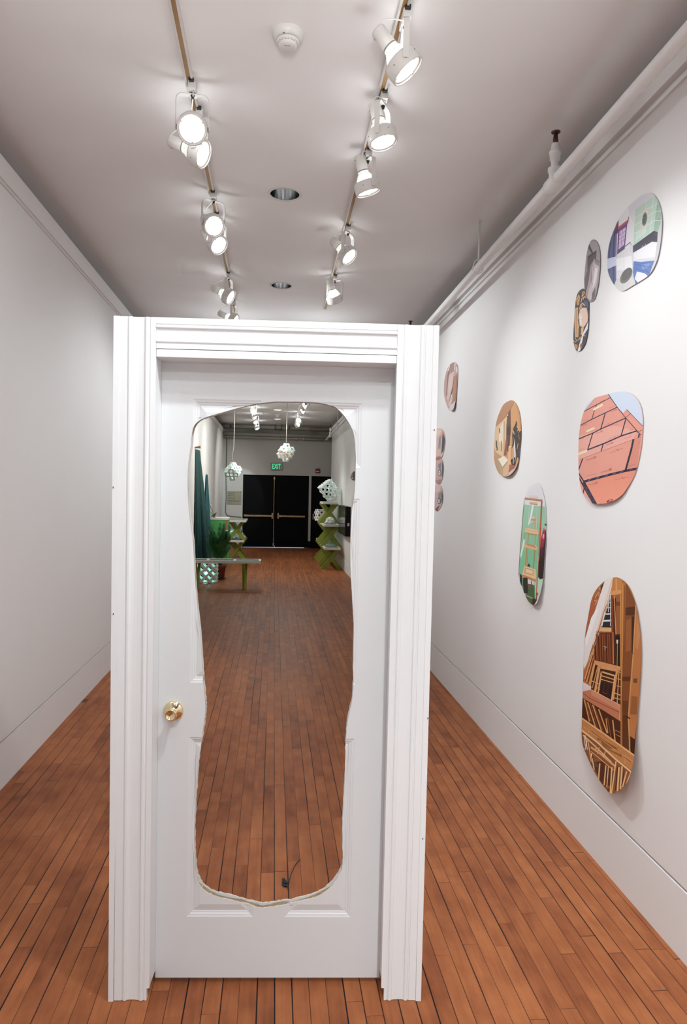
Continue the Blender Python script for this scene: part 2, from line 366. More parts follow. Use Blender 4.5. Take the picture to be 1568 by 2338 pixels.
# ------------------------------------------------------------------ sprinkler pipe along the right wall
r = thing('sprinkler_pipe', 'white sprinkler pipe hung along the top of the right wall', 'pipe', (1.317, 0, 0))
pts = [(0, -4.8, 3.178), (0, 2.24, 3.172), (0, 6.25, 3.128), (0, 13.3, 3.012), (0, 18.2, 2.985)]
q = MB(); q.tube([(x, y, z+.005) for x, y, z in pts], .0265, 18); q.build('pipe_run', PIPEW, r)
def pz(y):
    for a, b in zip(pts, pts[1:]):
        if a[1] <= y <= b[1]: return a[2]+(b[2]-a[2])*(y-a[1])/(b[1]-a[1])
for y in (3.335, 6.95, 13.0, 16.9):
    z = pz(y)
    q = MB(); q.tube([(0, y-.055, z), (0, y-.052, z), (0, y+.052, z), (0, y+.055, z)], [.029, .036, .036, .029], 18)
    q.lathe([(.026, 0), (.026, .050), (.031, .052), (.031, .07)], 18, mx=Matrix.Translation((0, y, z)))
    t = q.build('tee_fitting', PIPEW, r)
    q = MB(); q.lathe([(.017, .07), (.017, .105), (.024, .107), (.024, .13), (.028, .132), (.028, .15), (.022, .155), (.018, .185)], 16, mx=Matrix.Translation((0, y, z)))
    q.build('riser', PIPEW, t)
    q = MB(); mt = Matrix.Translation((0, y, z))
    q.lathe([(.012, .185), (.012, .2), (.006, .205), (.006, .235), (.004, .237)], 10, mx=mt); q.lathe([(.020, .237), (.022, .239), (.022, .242), (.004, .244)], 16, mx=mt)
    q.bar((-.011, y, z+.2), (-.006, y, z+.238), .005, .004); q.bar((.011, y, z+.2), (.006, y, z+.238), .005, .004)
    q.build('sprinkler_head', RUST, t)
for y in (4.61, 9.6, 12.0, 15.0):
    z = pz(y)
    q = MB(); q.tube([(.004, y, z+.03), (.004, y, HC)], .006, 8); q.lathe([(.016, HC-.006), (.016, HC)], 12, mx=Matrix.Translation((.004, y, 0)))
    q.tube([(-.034, y, z-.01), (-.036, y, z+.0), (-.02, y, z+.05), (.004, y, z+.065), (.024, y, z+.05), (.036, y, z), (.028, y, z-.02), (0, y, z-.036), (-.028, y, z-.02)], .004, 6)
    q.build('hanger_rod', PIPEW, r)

# ------------------------------------------------------------------ ceiling fixtures
def downlight(x, y, lit, label):
    r = thing('recessed_downlight', label, 'ceiling light', (x, y, HC), 0, 'recessed lights down the middle of the ceiling')
    q = MB(); q.lathe([(.089, 0), (.088, .10), (.075, .14), (.05, .165), (.0, .17)], 48, cap=False); q.build('reflector', CHROME, r)
    q = MB(); q.lathe([(.089, .0), (.089, -.004), (.104, -.004), (.106, 0)], 48, cap=False); q.build('trim_ring', WMETAL, r)
    if lit:
        q = MB(); q.lathe([(.0, .012), (.084, .012)], 32, cap=False); q.build('lit_lens', DLENS, r)
downlight(*DL[0], False, 'unlit chrome recessed downlight nearest the smoke detector')
downlight(*DL[1], False, 'unlit chrome recessed downlight just above the door frame')
downlight(*DL[2], True, 'lit recessed downlight seen through the cutout, nearer of two')
downlight(*DL[3], True, 'lit recessed downlight seen through the cutout, farther of two')

def smoke(x, y, label):
    r = thing('smoke_detector', label, 'smoke detector', (x, y, HC)); r.scale = (.82, .82, .8)
    q = MB(); q.lathe([(.075, 0), (.075, -.012), (.066, -.03), (.058, -.036), (.0, -.036)], 48, cap=False); q.build('base', WMETAL, r)
    q = MB(); q.lathe([(.052, -.037), (.052, -.040)], 48); q.build('vent_slot', GREYM, r)
    q = MB(); q.lathe([(.056, -.040), (.057, -.045), (.052, -.052), (.045, -.056)], 48, cap=False); q.lathe([(.045, -.056), (.044, -.066), (.035, -.071), (0, -.072)], 48, cap=False); q.build('sensor_cap', WMETAL, r)
    q = MB()
    for k in range(10):
        a = 2*PI*k/10; a2 = a+.42
        q.add([(.0535*math.cos(a), .0535*math.sin(a), -.0508), (.0535*math.cos(a2), .0535*math.sin(a2), -.0508), (.047*math.cos(a2), .047*math.sin(a2), -.0556), (.047*math.cos(a), .047*math.sin(a), -.0556)], [(0, 1, 2, 3)])
    q.build('grille', GREYM, r)
    q = MB(); q.lathe([(.003, -.0), (.003, -.004)], 10, mx=Matrix.Translation((-.02, -.058, -.034)) @ Matrix.Rotation(.6, 4, 'X')); q.build('indicator', BLACKP, r)
    q = MB(); q.box(-.016, -.006, -.02, -.016, -.0725, -.0715); q.box(-.003, .012, -.02, -.016, -.0725, -.0715); q.build('printed_mark', GREYM, r)
smoke(.022, 2.868, 'round white smoke detector on the ceiling between the tracks')
smoke(.05, 17.0, 'small smoke detector between the two lit downlights')

# ------------------------------------------------------------------ lighting tracks and heads
def tx(side, y): return (-.402 - .0053*(y-2.7)) if side < 0 else (.444 + .0049*(y-2.6))
def track(side, y0, y1, label):
    xa, xb = tx(side, y0), tx(side, y1)
    r = thing('lighting_track', label, 'track', (xa, y0, HC))
    d = Vector((xb-xa, y1-y0, 0)); Ln = d.length; ang = math.atan2(d.y, d.x)-PI/2; r.rotation_euler = (0, 0, ang)
    q = MB(); q.box(-.018, -.009, 0, Ln, -.022, 0); q.box(.009, .018, 0, Ln, -.022, 0); q.box(-.009, .009, 0, Ln, -.008, 0); q.build('rail', RAILW, r)
    q = MB(); q.box(-.0088, .0088, .0, Ln, -.0175, -.008); q.build('conductor_strip', COPPER, r)
    return r
track(-1, -3.0, 7.75, 'left white lighting track with a copper strip above the doorway')
track(1, -3.0, 6.98, 'right white lighting track with a copper strip above the doorway')
track(-1, 12.3, 18.9, 'left lighting track at the far end seen through the cutout')
track(1, 12.3, 18.2, 'right lighting track at the far end seen through the cutout')

def head_meshes():
    D = {}
    q = MB(); q.box(-.016, .016, -.045, .045, -.052, -.020); q.box(-.014, .014, .045, .052, -.03, -.018); q.box(-.011, .011, -.058, -.045, -.03, -.014, 1); q.box(-.0085, .0085, .05, .068, -.024, -.014, 1)
    D['adapter'] = q
    # yoke: U strap
    q = MB(); pr = []
    hw, zt, zb, rr = .0725, -.060, -.215, .03
    pr.append((-hw, zb))
    for k in range(7): a = PI-(PI/2)*k/6; pr.append((-hw+rr+rr*math.cos(a), zt-rr+rr*math.sin(a)))
    for k in range(7): a = PI/2-(PI/2)*k/6; pr.append((hw-rr+rr*math.cos(a), zt-rr+rr*math.sin(a)))
    pr.append((hw, zb)); wy, th = .0115, .0016; v = []; f = []
    for i, (x, z) in enumerate(pr):
        a = Vector(pr[max(i-1, 0)]); b = Vector(pr[min(i+1, len(pr)-1)]); t = (b-a).normalized(); n = Vector((-t.y, t.x))
        for s1, s2 in ((-1, -1), (1, -1), (1, 1), (-1, 1)): v.append((x+n.x*th*s2, wy*s1, z+n.y*th*s2))
    for i in range(len(pr)-1):
        for k in range(4): k2 = (k+1) % 4; f.append((i*4+k, i*4+k2, (i+1)*4+k2, (i+1)*4+k))
    f.append((0, 1, 2, 3)); e = (len(pr)-1)*4; f.append((e+3, e+2, e+1, e)); q.add(v, f, 0)
    q.lathe([(.009, -.066), (.009, -.050)], 14, mi=1); q.lathe([(.006, -.075), (.006, -.066)], 10, mi=1)
    D['yoke'] = q
    # ring housing, axis = -Z local, pivot at its centre
    q = MB(); q.lathe([(.050, .030), (.0635, .030), (.0675, .022), (.0675, -.022), (.0650, -.026), (.0615, -.026), (.0615, .012), (.050, .030)], 48, cap=False)
    for s1 in (-1, 1): q.lathe([(.010, 0), (.010, .006)], 14, mi=1, mx=Matrix.Translation((s1*.0675, 0, 0)) @ Matrix.Rotation(s1*PI/2, 4, 'Y'))
    for k in range(4): q.lathe([(.0022, 0), (.0022, .0012)], 8, mi=1, mx=Matrix.Rotation(PI/4+k*PI/2, 4, 'Z') @ Matrix.Translation((.0672, 0, .006)) @ Matrix.Rotation(PI/2, 4, 'Y'))
    D['lamp_housing'] = q
    q = MB(); q.lathe([(.0, -.0125), (.030, -.0135), (.053, -.011)], 40, cap=False); D['lens'] = q
    q = MB(); q.lathe([(.053, -.012), (.0612, -.0135), (.0612, -.018), (.056, -.0185), (.053, -.012)], 40, cap=False)
    for k in range(3): q.box(.05, .0635, -.004, .004, -.0215, -.017, 0, Matrix.Rotation(.5+k*2*PI/3, 4, 'Z'))
    D['retainer_ring'] = q
    q = MB(); q.lathe([(.056, .0), (.055, .022), (.047, .045), (.036, .066), (.027, .080), (.025, .092)], 32, cap=False); D['bulb'] = q
    q = MB(); q.lathe([(.0265, .088), (.0285, .090), (.0285, .160), (.026, .166), (.0, .167)], 28, cap=False); q.lathe([(.0295, .084), (.0300, .087), (.0295, .090)], 28, mi=1, cap=False)
    q.lathe([(.003, 0), (.003, .003)], 8, mi=1, mx=Matrix.Translation((0, -.0285, .145)) @ Matrix.Rotation(PI/2, 4, 'X')); D['socket'] = q
    return D
HM = head_meshes()
def first_head():
    r = thing('track_spotlight', 'x', 'spotlight')
    HM['adapter'].build('adapter', [WMETAL, BLACKP], r, bevel=.002)
    y = HM['yoke'].build('yoke', [WMETAL, BLACKP], r)
    h = HM['lamp_housing'].build('lamp_housing', [WMETAL, BLACKP], y, loc=(0, 0, -.205))
    HM['lens'].build('lit_lens', LENS, h); HM['retainer_ring'].build('retainer_ring', WMETAL, h)
    HM['bulb'].build('glass_bulb', GLASSB, h); HM['socket'].build('socket', [WMETAL, GREYM], h)
    return r
PROTO = first_head(); used = [False]
def head(side, y, d, label, watts, lit=True, size=58, dx=0.012):
    r = copy_tree(PROTO)
    d = Vector(d).normalized(); pan = math.atan2(-d.x, d.y); tilt = math.acos(max(-1, min(1, -d.z)))
    x = tx(side, y)+dx; r.location = (x, y, HC); r['label'] = label; r['group'] = 'white track spotlights on the ceiling tracks'
    yk = [c for c in r.children if c.name.startswith('yoke')][0]; yk.rotation_euler = (0, 0, pan)
    hs = [c for c in yk.children if c.name.startswith('lamp_housing')][0]; hs.rotation_euler = (tilt, 0, 0)
    # supply cord from the socket up to the adapter
    Rm = Matrix.Rotation(pan, 3, 'Z') @ Matrix.Rotation(tilt, 3, 'X')
    back = Rm @ Vector((0, 0, .150)) + Vector((0, 0, -.205)); side_v = Rm @ Vector((.026, 0, .150)) + Vector((0, 0, -.205))
    q = MB(); P = []
    a, b = side_v, Vector((.006, -.02, -.052)); out = (back-Vector((0, 0, -.205))).normalized()
    for k in range(13):
        t = k/12; c1 = a+out*.05+Vector((.02, 0, .03)); c2 = b+Vector((.0, -.03, -.03))
        P.append(a*(1-t)**3+c1*3*t*(1-t)**2+c2*3*t*t*(1-t)+b*t**3)
    q.tube(P, .0028, 6); q.build('cord', WMETAL, r)
    p = Vector((x, y, HC-.205))+d*.03
    if watts > 0:
        s = spot('lamp_light', p, d, watts, size, .75, FAR_COL if y > 10 else SPOT_COL)
        s.parent = r; s.location = p-Vector(r.location)
        l = bpy.data.lights.new('bulb_spill', 'POINT'); l.energy = SPILL_W if y < 10 else SPILL_FAR_W; l.color = SPOT_COL; l.shadow_soft_size = .03
        o = bpy.data.objects.new('bulb_spill', l); C.objects.link(o); o.parent = r; o.location = Vector((0, 0, -.205))-d*.045
    return r
A = 'facing the camera'
head(-1, onz(437, 200, 3.432).y, (.06, -.86, -.56), 'white spotlight with its round lit face to the camera, first on the left track', 9)
head(-1, onz(450, 262, 3.432).y, (.90, -.28, -.42), 'white spotlight turned sideways directly behind the first on the left track', 9, size=85, dx=.022)
head(-1, onz(488, 447, 3.432).y, (.40, -.75, -.5), 'white spotlight third along the left track, lit face to the camera', 40)
head(-1, onz(499, 495, 3.432).y, (.60, -.50, -.62), 'white spotlight fourth along the left track, tilted to the right', 88, size=80)
head(-1, onz(527, 628, 3.432).y, (.84, -.26, -.5), 'white spotlight fifth along the left track, seen edge on', 80, size=85)
head(-1, onz(537, 688, 3.432).y, (.86, -.24, -.44), 'white spotlight last on the left track, half hidden by the door frame', 10, size=85)
head(1, onz(919, 40, 3.432).y, (.62, -.06, -.78), 'large near white spotlight first on the right track, aimed at the wall', 30, size=70, dx=.014)
head(1, onz(871, 224, 3.432).y, (.22, -.12, -.97), 'white spotlight second on the right track, pointing down', 11)
head(1, onz(837, 352, 3.432).y, (.30, .10, -.95), 'white spotlight third on the right track, pointing down', 17)
head(1, onz(792, 522, 3.432).y, (.60, -.38, -.70), 'white spotlight fourth on the right track, lit face toward the camera', 8)
head(1, onz(762, 633, 3.432).y, (.32, .50, -.80), 'white spotlight last on the right track, turned away from the camera', 46)
FD = 'seen through the cutout'
head(-1, 13.1, (.15, .85, -.4), 'far left track spotlight turned away, top of the row in the cutout', FAR_W*1.3, size=80)
head(-1, 14.55, (.25, -.5, -.75), 'far left track spotlight second down its row in the cutout', FAR_W*1.2, size=90)
head(-1, 15.6, (.35, -.15, -.85), 'far left track spotlight third down its row in the cutout', FAR_W*1.2, size=90)
head(-1, 16.8, (.30, -.6, -.7), 'far left track spotlight fourth down its row in the cutout', FAR_W*.5)
head(-1, 18.5, (.35, -.25, -.8), 'far left track spotlight lowest of its row in the cutout', FAR_W*.4)
head(1, 12.75, (-.80, -.2, -.48), 'far right track spotlight top of its row in the cutout', FAR_W*1.5, size=85)
head(1, 13.65, (-.78, .12, -.5), 'far right track spotlight second down its row in the cutout', FAR_W*1.5, size=85)
head(1, 14.5, (-.75, .32, -.5), 'far right track spotlight third down its row in the cutout', FAR_W*1.3, size=85)
head(1, 16.1, (-.10, -.85, -.5), 'far right track spotlight fourth down its row, round lit face', FAR_W*.5)
head(1, 17.4, (-.62, .45, -.5), 'far right track spotlight lowest of its row, turned away', FAR_W*1.3, size=80)
for ob in [PROTO]+list(PROTO.children_recursive): bpy.data.objects.remove(ob)
q = MB(); P = [onz(599, 948, 3.42)]; a, b = Vector((-.33, 15.0, 3.42)), Vector((.02, 18.4, 3.40))
P = [a.lerp(b, t/12)-Vector((0, 0, .16*math.sin(PI*t/12))) for t in range(13)]
q.tube(P, .005, 6); tag(q.build('slack_cable', CORD), 'pale slack cable drooping from the far left track', 'cable')

# ------------------------------------------------------------------ freestanding door in its frame
DO = thing('freestanding_door', 'white panelled door in a freestanding frame with a wavy cutout', 'door', (-.501, 2.24, 0), math.radians(-3.844))
DE = Vector((math.cos(math.radians(-3.844)), math.sin(math.radians(-3.844)), 0)); DN = Vector((-DE.y, DE.x, 0)); DP = Vector((-.501, 2.24, 0))
def dpl(u, v, d=0.0):
    r = ray(u, v); o = Vector((0, 0, EYE)); t = (DP+DN*d-o).dot(DN)/r.dot(DN); p = o+r*t
    return (p-DP).dot(DE), p.z
TOP = 2.175; FW = 1.007
PROF = [(.018, .0022), (.040, .0022), (.0415, .0046), (.044, .0046), (.0455, .0014), (.048, .000), (.053, .000), (.056, .0014), (.0575, .0046), (.061, .0056), (.068, .0064), (.078, .0064), (.088, .0056), (.0945, .0046), (.096, .0046), (.0975, .0014), (.100, .000), (.105, .000), (.108, .0014), (.1095, .0046), (.112, .0046), (.1135, .0022), (.130, .0022)]
def casing(side, parent):
    q = MB()
    def U(u): return u if side < 0 else FW-u+(.009 if u > .12 else 0)*0
    def seg(z0, z1, umax):
        pr = [(min(u, umax), y) for u, y in PROF]; n = len(pr)
        pr2 = pr+[(umax, .0185), (.018, .0185)]; v = []; k = len(pr2)
        for z in (z0, z1):
            for u, y in pr2: v.append((U(u), y, z))
        f = [(i, (i+1) % k, k+(i+1) % k, k+i) for i in range(k)]+[tuple(range(k)), tuple(reversed(range(k, 2*k)))]
        q.add(v, f)
    seg(.042, TOP, .130); seg(.002, .042, .121)
    return q.build('side_casing', CASEW, parent)
casing(-1, DO)
PROF_R = PROF; casing(1, DO)
# header casing between the two side casings
q = MB(); sc_ = .100/.112
hp = [(2.175-(u-.018)*sc_*.95, y) for u, y in PROF]+[(2.175-.112*sc_*.95-.0005, .0185), (2.175, .0185)]
v = []; k = len(hp)
for u in (.1305, .8765):
    for z, y in hp: v.append((u, y, z))
q.add(v, [(i, (i+1) % k, k+(i+1) % k, k+i) for i in range(k)]+[tuple(range(k)), tuple(reversed(range(k, 2*k)))])
q.build('header_casing', CASEW, DO)
q = MB(); q.box(.1305, .8765, .003, .0185, 2.0535, 2.0783); q.build('header_strip', CASEW, DO, bevel=.002)
for sgn in (-1, 1):
    def ux(u): return u if sgn < 0 else FW-u
    q = MB(); q.box(min(ux(0), ux(.0162)), max(ux(0), ux(.0162)), .02, .14, 0, TOP)
    P_ = [(0, 0), (.0162, 0), (.0179, .55), (.0179, TOP), (0, TOP)] if sgn < 0 else [(0, 0), (.0174, 0), (.0179, .4), (.0179, TOP), (0, TOP)]
    q.add([(ux(u), y, z) for y in (0, .02) for u, z in P_], [(0, 1, 2, 3, 4), (9, 8, 7, 6, 5)]+[(i, (i+1) % 5, 5+(i+1) % 5, 5+i) for i in range(5)])
    q.build('side_board', CASEW, DO)
q = MB(); q.box(.0165, FW-.0165, .02, .14, TOP-.018, TOP-.0005); q.build('top_board', CASEW, DO)
for x0, x1 in ((.112, .130), (.879, .897)):
    q = MB(); q.box(x0, x1, .0187, .140, .046, 2.0705); q.build('jamb', CASEW, DO)
q = MB(); q.box(.130, .879, .0187, .140, 2.0525, 2.0705); q.build('head_jamb', CASEW, DO)
for x0, x1, z0, z1 in ((0, .12, 0, TOP), (FW-.12, FW, 0, TOP), (.12, FW-.12, 2.075, TOP)):
    q = MB(); q.box(x0, x1, .1402, .158, z0, z1); q.build('rear_casing', CASEW, DO)
for px in ((258.5, 1402), (246.5+9, 1113+0), (978, 1640), (991, 982), (965, 1915)):
    u, z = dpl(*px); u = min(max(u, .003), FW-.003)
    q = MB(); q.box(u-.0012, u+.0012, -.0006, .002, z-.003, z+.003); q.build('nail_hole', CRACK, DO)
# slab
SY = .083
SL0, SL1, SZ0, SZ1 = .1303, .8787, .020, 2.0523
SLAB = bpy.data.objects.new('door_slab_frame', None)
OUT = [(594.8,920.4),(628,916.8),(640,916.6),(686,917.2),(713.5,918.4),(730.7,920),(760.5,927),(772,934.4),(785.8,949.4),(798.4,968.9),(806.5,986),(810,1003),(811.6,1026),(812.4,1045),(812,1062),(811,1098.7),(807.8,1138.7),(804.7,1157),(802.4,1181.8),(800.9,1218.8),(800,1250),(800.4,1299),(803.6,1358),(806.3,1407),(807.5,1436.8),(806.3,1486),(806,1535),(806.3,1562.7),(803,1600),(796,1633.6),(791.2,1663),(788.8,1700),(788.2,1738.7),(785.2,1807.5),(782.3,1866.5),(781.7,1925.5),(782.3,1968.8),(777.4,1992.4),(761.6,2018),(745.9,2033.7),(724.2,2047.5),(698.7,2055.4),(667.2,2062.3),(643.6,2067.2),(620,2071),(596.7,2073),(577,2069),(553.4,2062.3),(525.9,2055.4),(494.4,2047.5),(474.7,2039.6),(459,2025.9),(450.2,2008),(445.6,1982.6),(443.7,1945.2),(442.9,1906),(444.8,1847),(448.2,1793.8),(450.7,1754.4),(456,1711),(461,1683.6),(463.9,1662),(467,1640),(467.9,1619.8),(467.9,1604),(464,1564.7),(461.4,1525),(459,1486),(456,1442.7),(452.2,1407),(448.2,1367.9),(445.3,1332.5),(442.9,1293),(441.3,1259.7),(439.7,1235),(435.6,1205),(430.8,1166),(428.4,1125.4),(428.4,1074.5),(431.3,1045.4),(435.6,1016),(438.5,987),(443.6,971),(455.3,958.9),(472.7,951.6),(490.1,946.5),(523.6,936.4),(552.7,928.4),(574.5,923.3)]
def smooth_loop(P, n=5):
    R = []; L = len(P)
    for i in range(L):
        p0, p1, p2, p3 = (Vector(P[(i+k) % L]) for k in (-1, 0, 1, 2))
        for k in range(n):
            t = k/n
            R.append(.5*((2*p1)+(p2-p0)*t+(2*p0-5*p1+4*p2-p3)*t*t+(3*p1-p0-3*p2+p3)*t**3))
    return R
hole = [Vector(dpl(p.x, p.y, SY)) for p in smooth_loop(OUT, 5)]
def ragged(P, amt, seed):
    rnd = random.Random(seed); R = []
    for i, p in enumerate(P):
        a, b = P[i-1], P[(i+1) % len(P)]; t = (b-a).normalized(); n = Vector((t.y, -t.x))
        k = amt*(1.0 if p.y < 1.1 else .15)*(rnd.random()-.5)*2
        R.append(p+n*k)
    return R
def prism(P, y0, y1, matl):
    q = MB(); n = len(P)
    q.add([(p.x, y0, p.y) for p in P]+[(p.x, y1, p.y) for p in P], [(i, (i+1) % n, n+(i+1) % n, n+i) for i in range(n)]+[tuple(range(n)), tuple(reversed(range(n, 2*n)))])
    return q.build('cutter', matl)
PAN = [(u0, u1, z0, z1) for u0, u1 in ((.2315, .4505), (.556, .776)) for z0, z1 in ((.228, .834), (1.014, 1.628), (1.729, 1.938))]
NEST = [(0, 0), (.005, .0018), (.0085, .0022), (.0125, .0046), (.016, .0050), (.020, .0064), (.042, .0014)]
def skin(flip):
    us = [SL0, .2315, .4505, .556, .776, SL1]; zs = [SZ0, .228, .834, 1.014, 1.628, 1.729, 1.938, SZ1]
    V = []; F = []; idx = {}
    def vid(u, z, y):
        kk = (round(u, 5), round(z, 5), round(y, 5))
        if kk not in idx: idx[kk] = len(V); V.append((u, y, z))
        return idx[kk]
    for i in range(len(us)-1):
        for j in range(len(zs)-1):
            c = (us[i], us[i+1], zs[j], zs[j+1])
            pan = any(abs(c[0]-p[0])+abs(c[1]-p[1])+abs(c[2]-p[2])+abs(c[3]-p[3]) < 1e-6 for p in PAN)
            def loop(ins, y): return [vid(c[0]+ins, c[2]+ins, y), vid(c[1]-ins, c[2]+ins, y), vid(c[1]-ins, c[3]-ins, y), vid(c[0]+ins, c[3]-ins, y)]
            if not pan: F.append(tuple(loop(0, 0)))
            else:
                prev = loop(0, 0)
                for ins, dy in NEST[1:]:
                    cur = loop(ins, dy)
                    for k in range(4): F.append((prev[k], prev[(k+1) % 4], cur[(k+1) % 4], cur[k]))
                    prev = cur
                F.append(tuple(prev))
    n = len(V); V2 = V+[(u, y+.004, z) for u, y, z in V]; F2 = list(F)+[tuple(reversed([i+n for i in f])) for f in F]
    # rim
    from collections import Counter
    ed = Counter()
    for f in F:
        for a, b in zip(f, f[1:]+f[:1]): ed[(a, b)] += 1
    for (a, b) in ed:
        if (b, a) not in ed: F2.append((b, a, a+n, b+n))
    q = MB(); q.add(V2, F2); return q
q = MB(); q.box(SL0, SL0+.028, SY+.0042, SY+.0308, SZ0, SZ1); q.box(SL1-.028, SL1, SY+.0042, SY+.0308, SZ0, SZ1)
q.box(SL0+.028, SL1-.028, SY+.0042, SY+.0308, SZ0, SZ0+.028); q.box(SL0+.028, SL1-.028, SY+.0042, SY+.0308, SZ1-.028, SZ1)
bpy.data.objects.remove(SLAB)
SLAB = q.build('door_slab', DOORW, DO)
fs = skin(False).build('front_skin', DOORW); fs.data.transform(Matrix.Translation((0, SY, 0)))
cu = prism(ragged(hole, .0011, 3), SY-.02, SY+.02, FIBER); fs.data.materials.append(FIBER); apply_bool(fs, cu); bpy.data.objects.remove(cu); fs.parent = SLAB
bs = skin(True).build('rear_skin', DOORW); bs.data.transform(Matrix.Translation((0, 0, 0)) @ Matrix.Scale(-1, 4, (0, 1, 0))); bs.data.transform(Matrix.Translation((0, SY+.035, 0)))
bm = bmesh.new(); bm.from_mesh(bs.data); bmesh.ops.recalc_face_normals(bm, faces=bm.faces); bm.to_mesh(bs.data); bm.free()
cu = prism(ragged(hole, .0016, 5), SY+.018, SY+.06, FIBER); bs.data.materials.append(FIBER); apply_bool(bs, cu); bpy.data.objects.remove(cu); bs.parent = SLAB
q = MB(); ro = []
for i, p in enumerate(hole):
    a, b = hole[i-1], hole[(i+1) % len(hole)]; t = (b-a).normalized(); ro.append(p+Vector((-t.y, t.x))*(.007+.003*math.sin(i*.37)))
n = len(ro); q.add([(p.x, SY+.0145, p.y) for p in ro]+[(p.x, SY+.0205, p.y) for p in ro], [(i, (i+1) % n, n+(i+1) % n, n+i) for i in range(n)])
q2 = [(p.x, SY+.0043, p.y) for p in ro]+[(p.x, SY+.0305, p.y) for p in ro]
q = MB(); q.add(q2, [(i, (i+1) % n, n+(i+1) % n, n+i) for i in range(n)])
rnd = random.Random(4)
for i in range(0, n, 1):
    p = hole[i]
    if p.y < .42 and rnd.random() < .07:
        a, b = hole[i-1], hole[(i+1) % n]; t = (b-a).normalized(); nn = Vector((-t.y, t.x))
        c0 = p+nn*.012; c1 = p+nn*.001
        q.add([(c0.x-t.x*.0015, SY+.006, c0.y-t.y*.0015), (c0.x+t.x*.0015, SY+.029, c0.y+t.y*.0015), (c1.x+t.x*.0015, SY+.029, c1.y+t.y*.0015), (c1.x-t.x*.0015, SY+.006, c1.y-t.y*.0015)], [(0, 1, 2, 3)], 1)
q.build('cardboard_core', [CARD, FIBER], SLAB, fix=False)
KU, KZ = .180, .920
mk = Matrix.Translation((KU, SY, KZ)) @ Matrix.Rotation(PI/2, 4, 'X')
q = MB(); q.lathe([(.033, 0), (.033, .0025), (.031, .0065), (.024, .0115), (.0165, .0155), (.0, .016)], 48, mx=mk, cap=False)
kr = q.build('door_knob', BRASS, SLAB)
q.__init__(); q.lathe([(.033, 0), (.033, .0025), (.031, .006), (.025, .0100), (.0165, .0130), (.0120, .015), (.0105, .019), (.0112, .025), (.0145, .032), (.0180, .038), (.0198, .043), (.0198, .0465), (.0182, .0488), (.0155, .0490), (.0135, .0478), (.0118, .0450), (.007, .0436), (0, .0434)], 48, mx=mk, cap=False)
kr.data = q.build('tmp', BRASS).data; bpy.data.objects.remove(bpy.data.objects['tmp'])

# ------------------------------------------------------------------ photo prints cut to rounded shapes, stuck on the right wall
WREF = 0.82/ s2l(226)
PC = {}
def pcol(c):
    if c not in PC:
        m = bpy.data.materials.new('print_ink_%d_%d_%d' % c); m.use_nodes = True; b = m.node_tree.nodes['Principled BSDF']
        b.inputs['Base Color'].default_value = tuple(min(.88, s2l(k)*WREF) for k in c)+(1,)
        b.inputs['Roughness'].default_value = .32; b.inputs['Specular IOR Level'].default_value = .35; PC[c] = m
    return PC[c]
def clip_half(P, n, d):             # keep n.p <= d
    R = []
    for i in range(len(P)):
        a, b = P[i], P[(i+1) % len(P)]; da, db = n.dot(a)-d, n.dot(b)-d
        if da <= 0: R.append(a)
        if (da < 0 < db) or (db < 0 < da): R.append(a+(b-a)*(da/(da-db)))
    return R
def area(P): return .5*sum(P[i].x*P[(i+1) % len(P)].y-P[(i+1) % len(P)].x*P[i].y for i in range(len(P)))
def hull(P):
    P = sorted(P, key=lambda p: (p.x, p.y)); lo = []; up = []
    for p in P:
        while len(lo) > 1 and (lo[-1]-lo[-2]).cross(p-lo[-2]) <= 0: lo.pop()
        lo.append(p)
    for p in reversed(P):
        while len(up) > 1 and (up[-1]-up[-2]).cross(p-up[-2]) <= 0: up.pop()
        up.append(p)
    return lo[:-1]+up[:-1]
def ell(cx, cy, rx, ry, rot=0, n=20):
    a = math.radians(rot); return [(cx+rx*math.cos(t)*math.cos(a)-ry*math.sin(t)*math.sin(a), cy+rx*math.cos(t)*math.sin(a)+ry*math.sin(t)*math.cos(a)) for t in (2*PI*k/n for k in range(n))]
def strip(P, w):
    out = []; P = [Vector(p) for p in P]
    for a, b in zip(P, P[1:]):
        t = (b-a).normalized(); n = Vector((-t.y, t.x))*(w/2); e = t*(w*.25)
        out.append([tuple(a-e+n), tuple(b+e+n), tuple(b+e-n), tuple(a-e-n)])
    return out
def triang(P):
    from mathutils.geometry import tessellate_polygon
    return tessellate_polygon([[Vector((p.x, p.y, 0)) for p in P]])
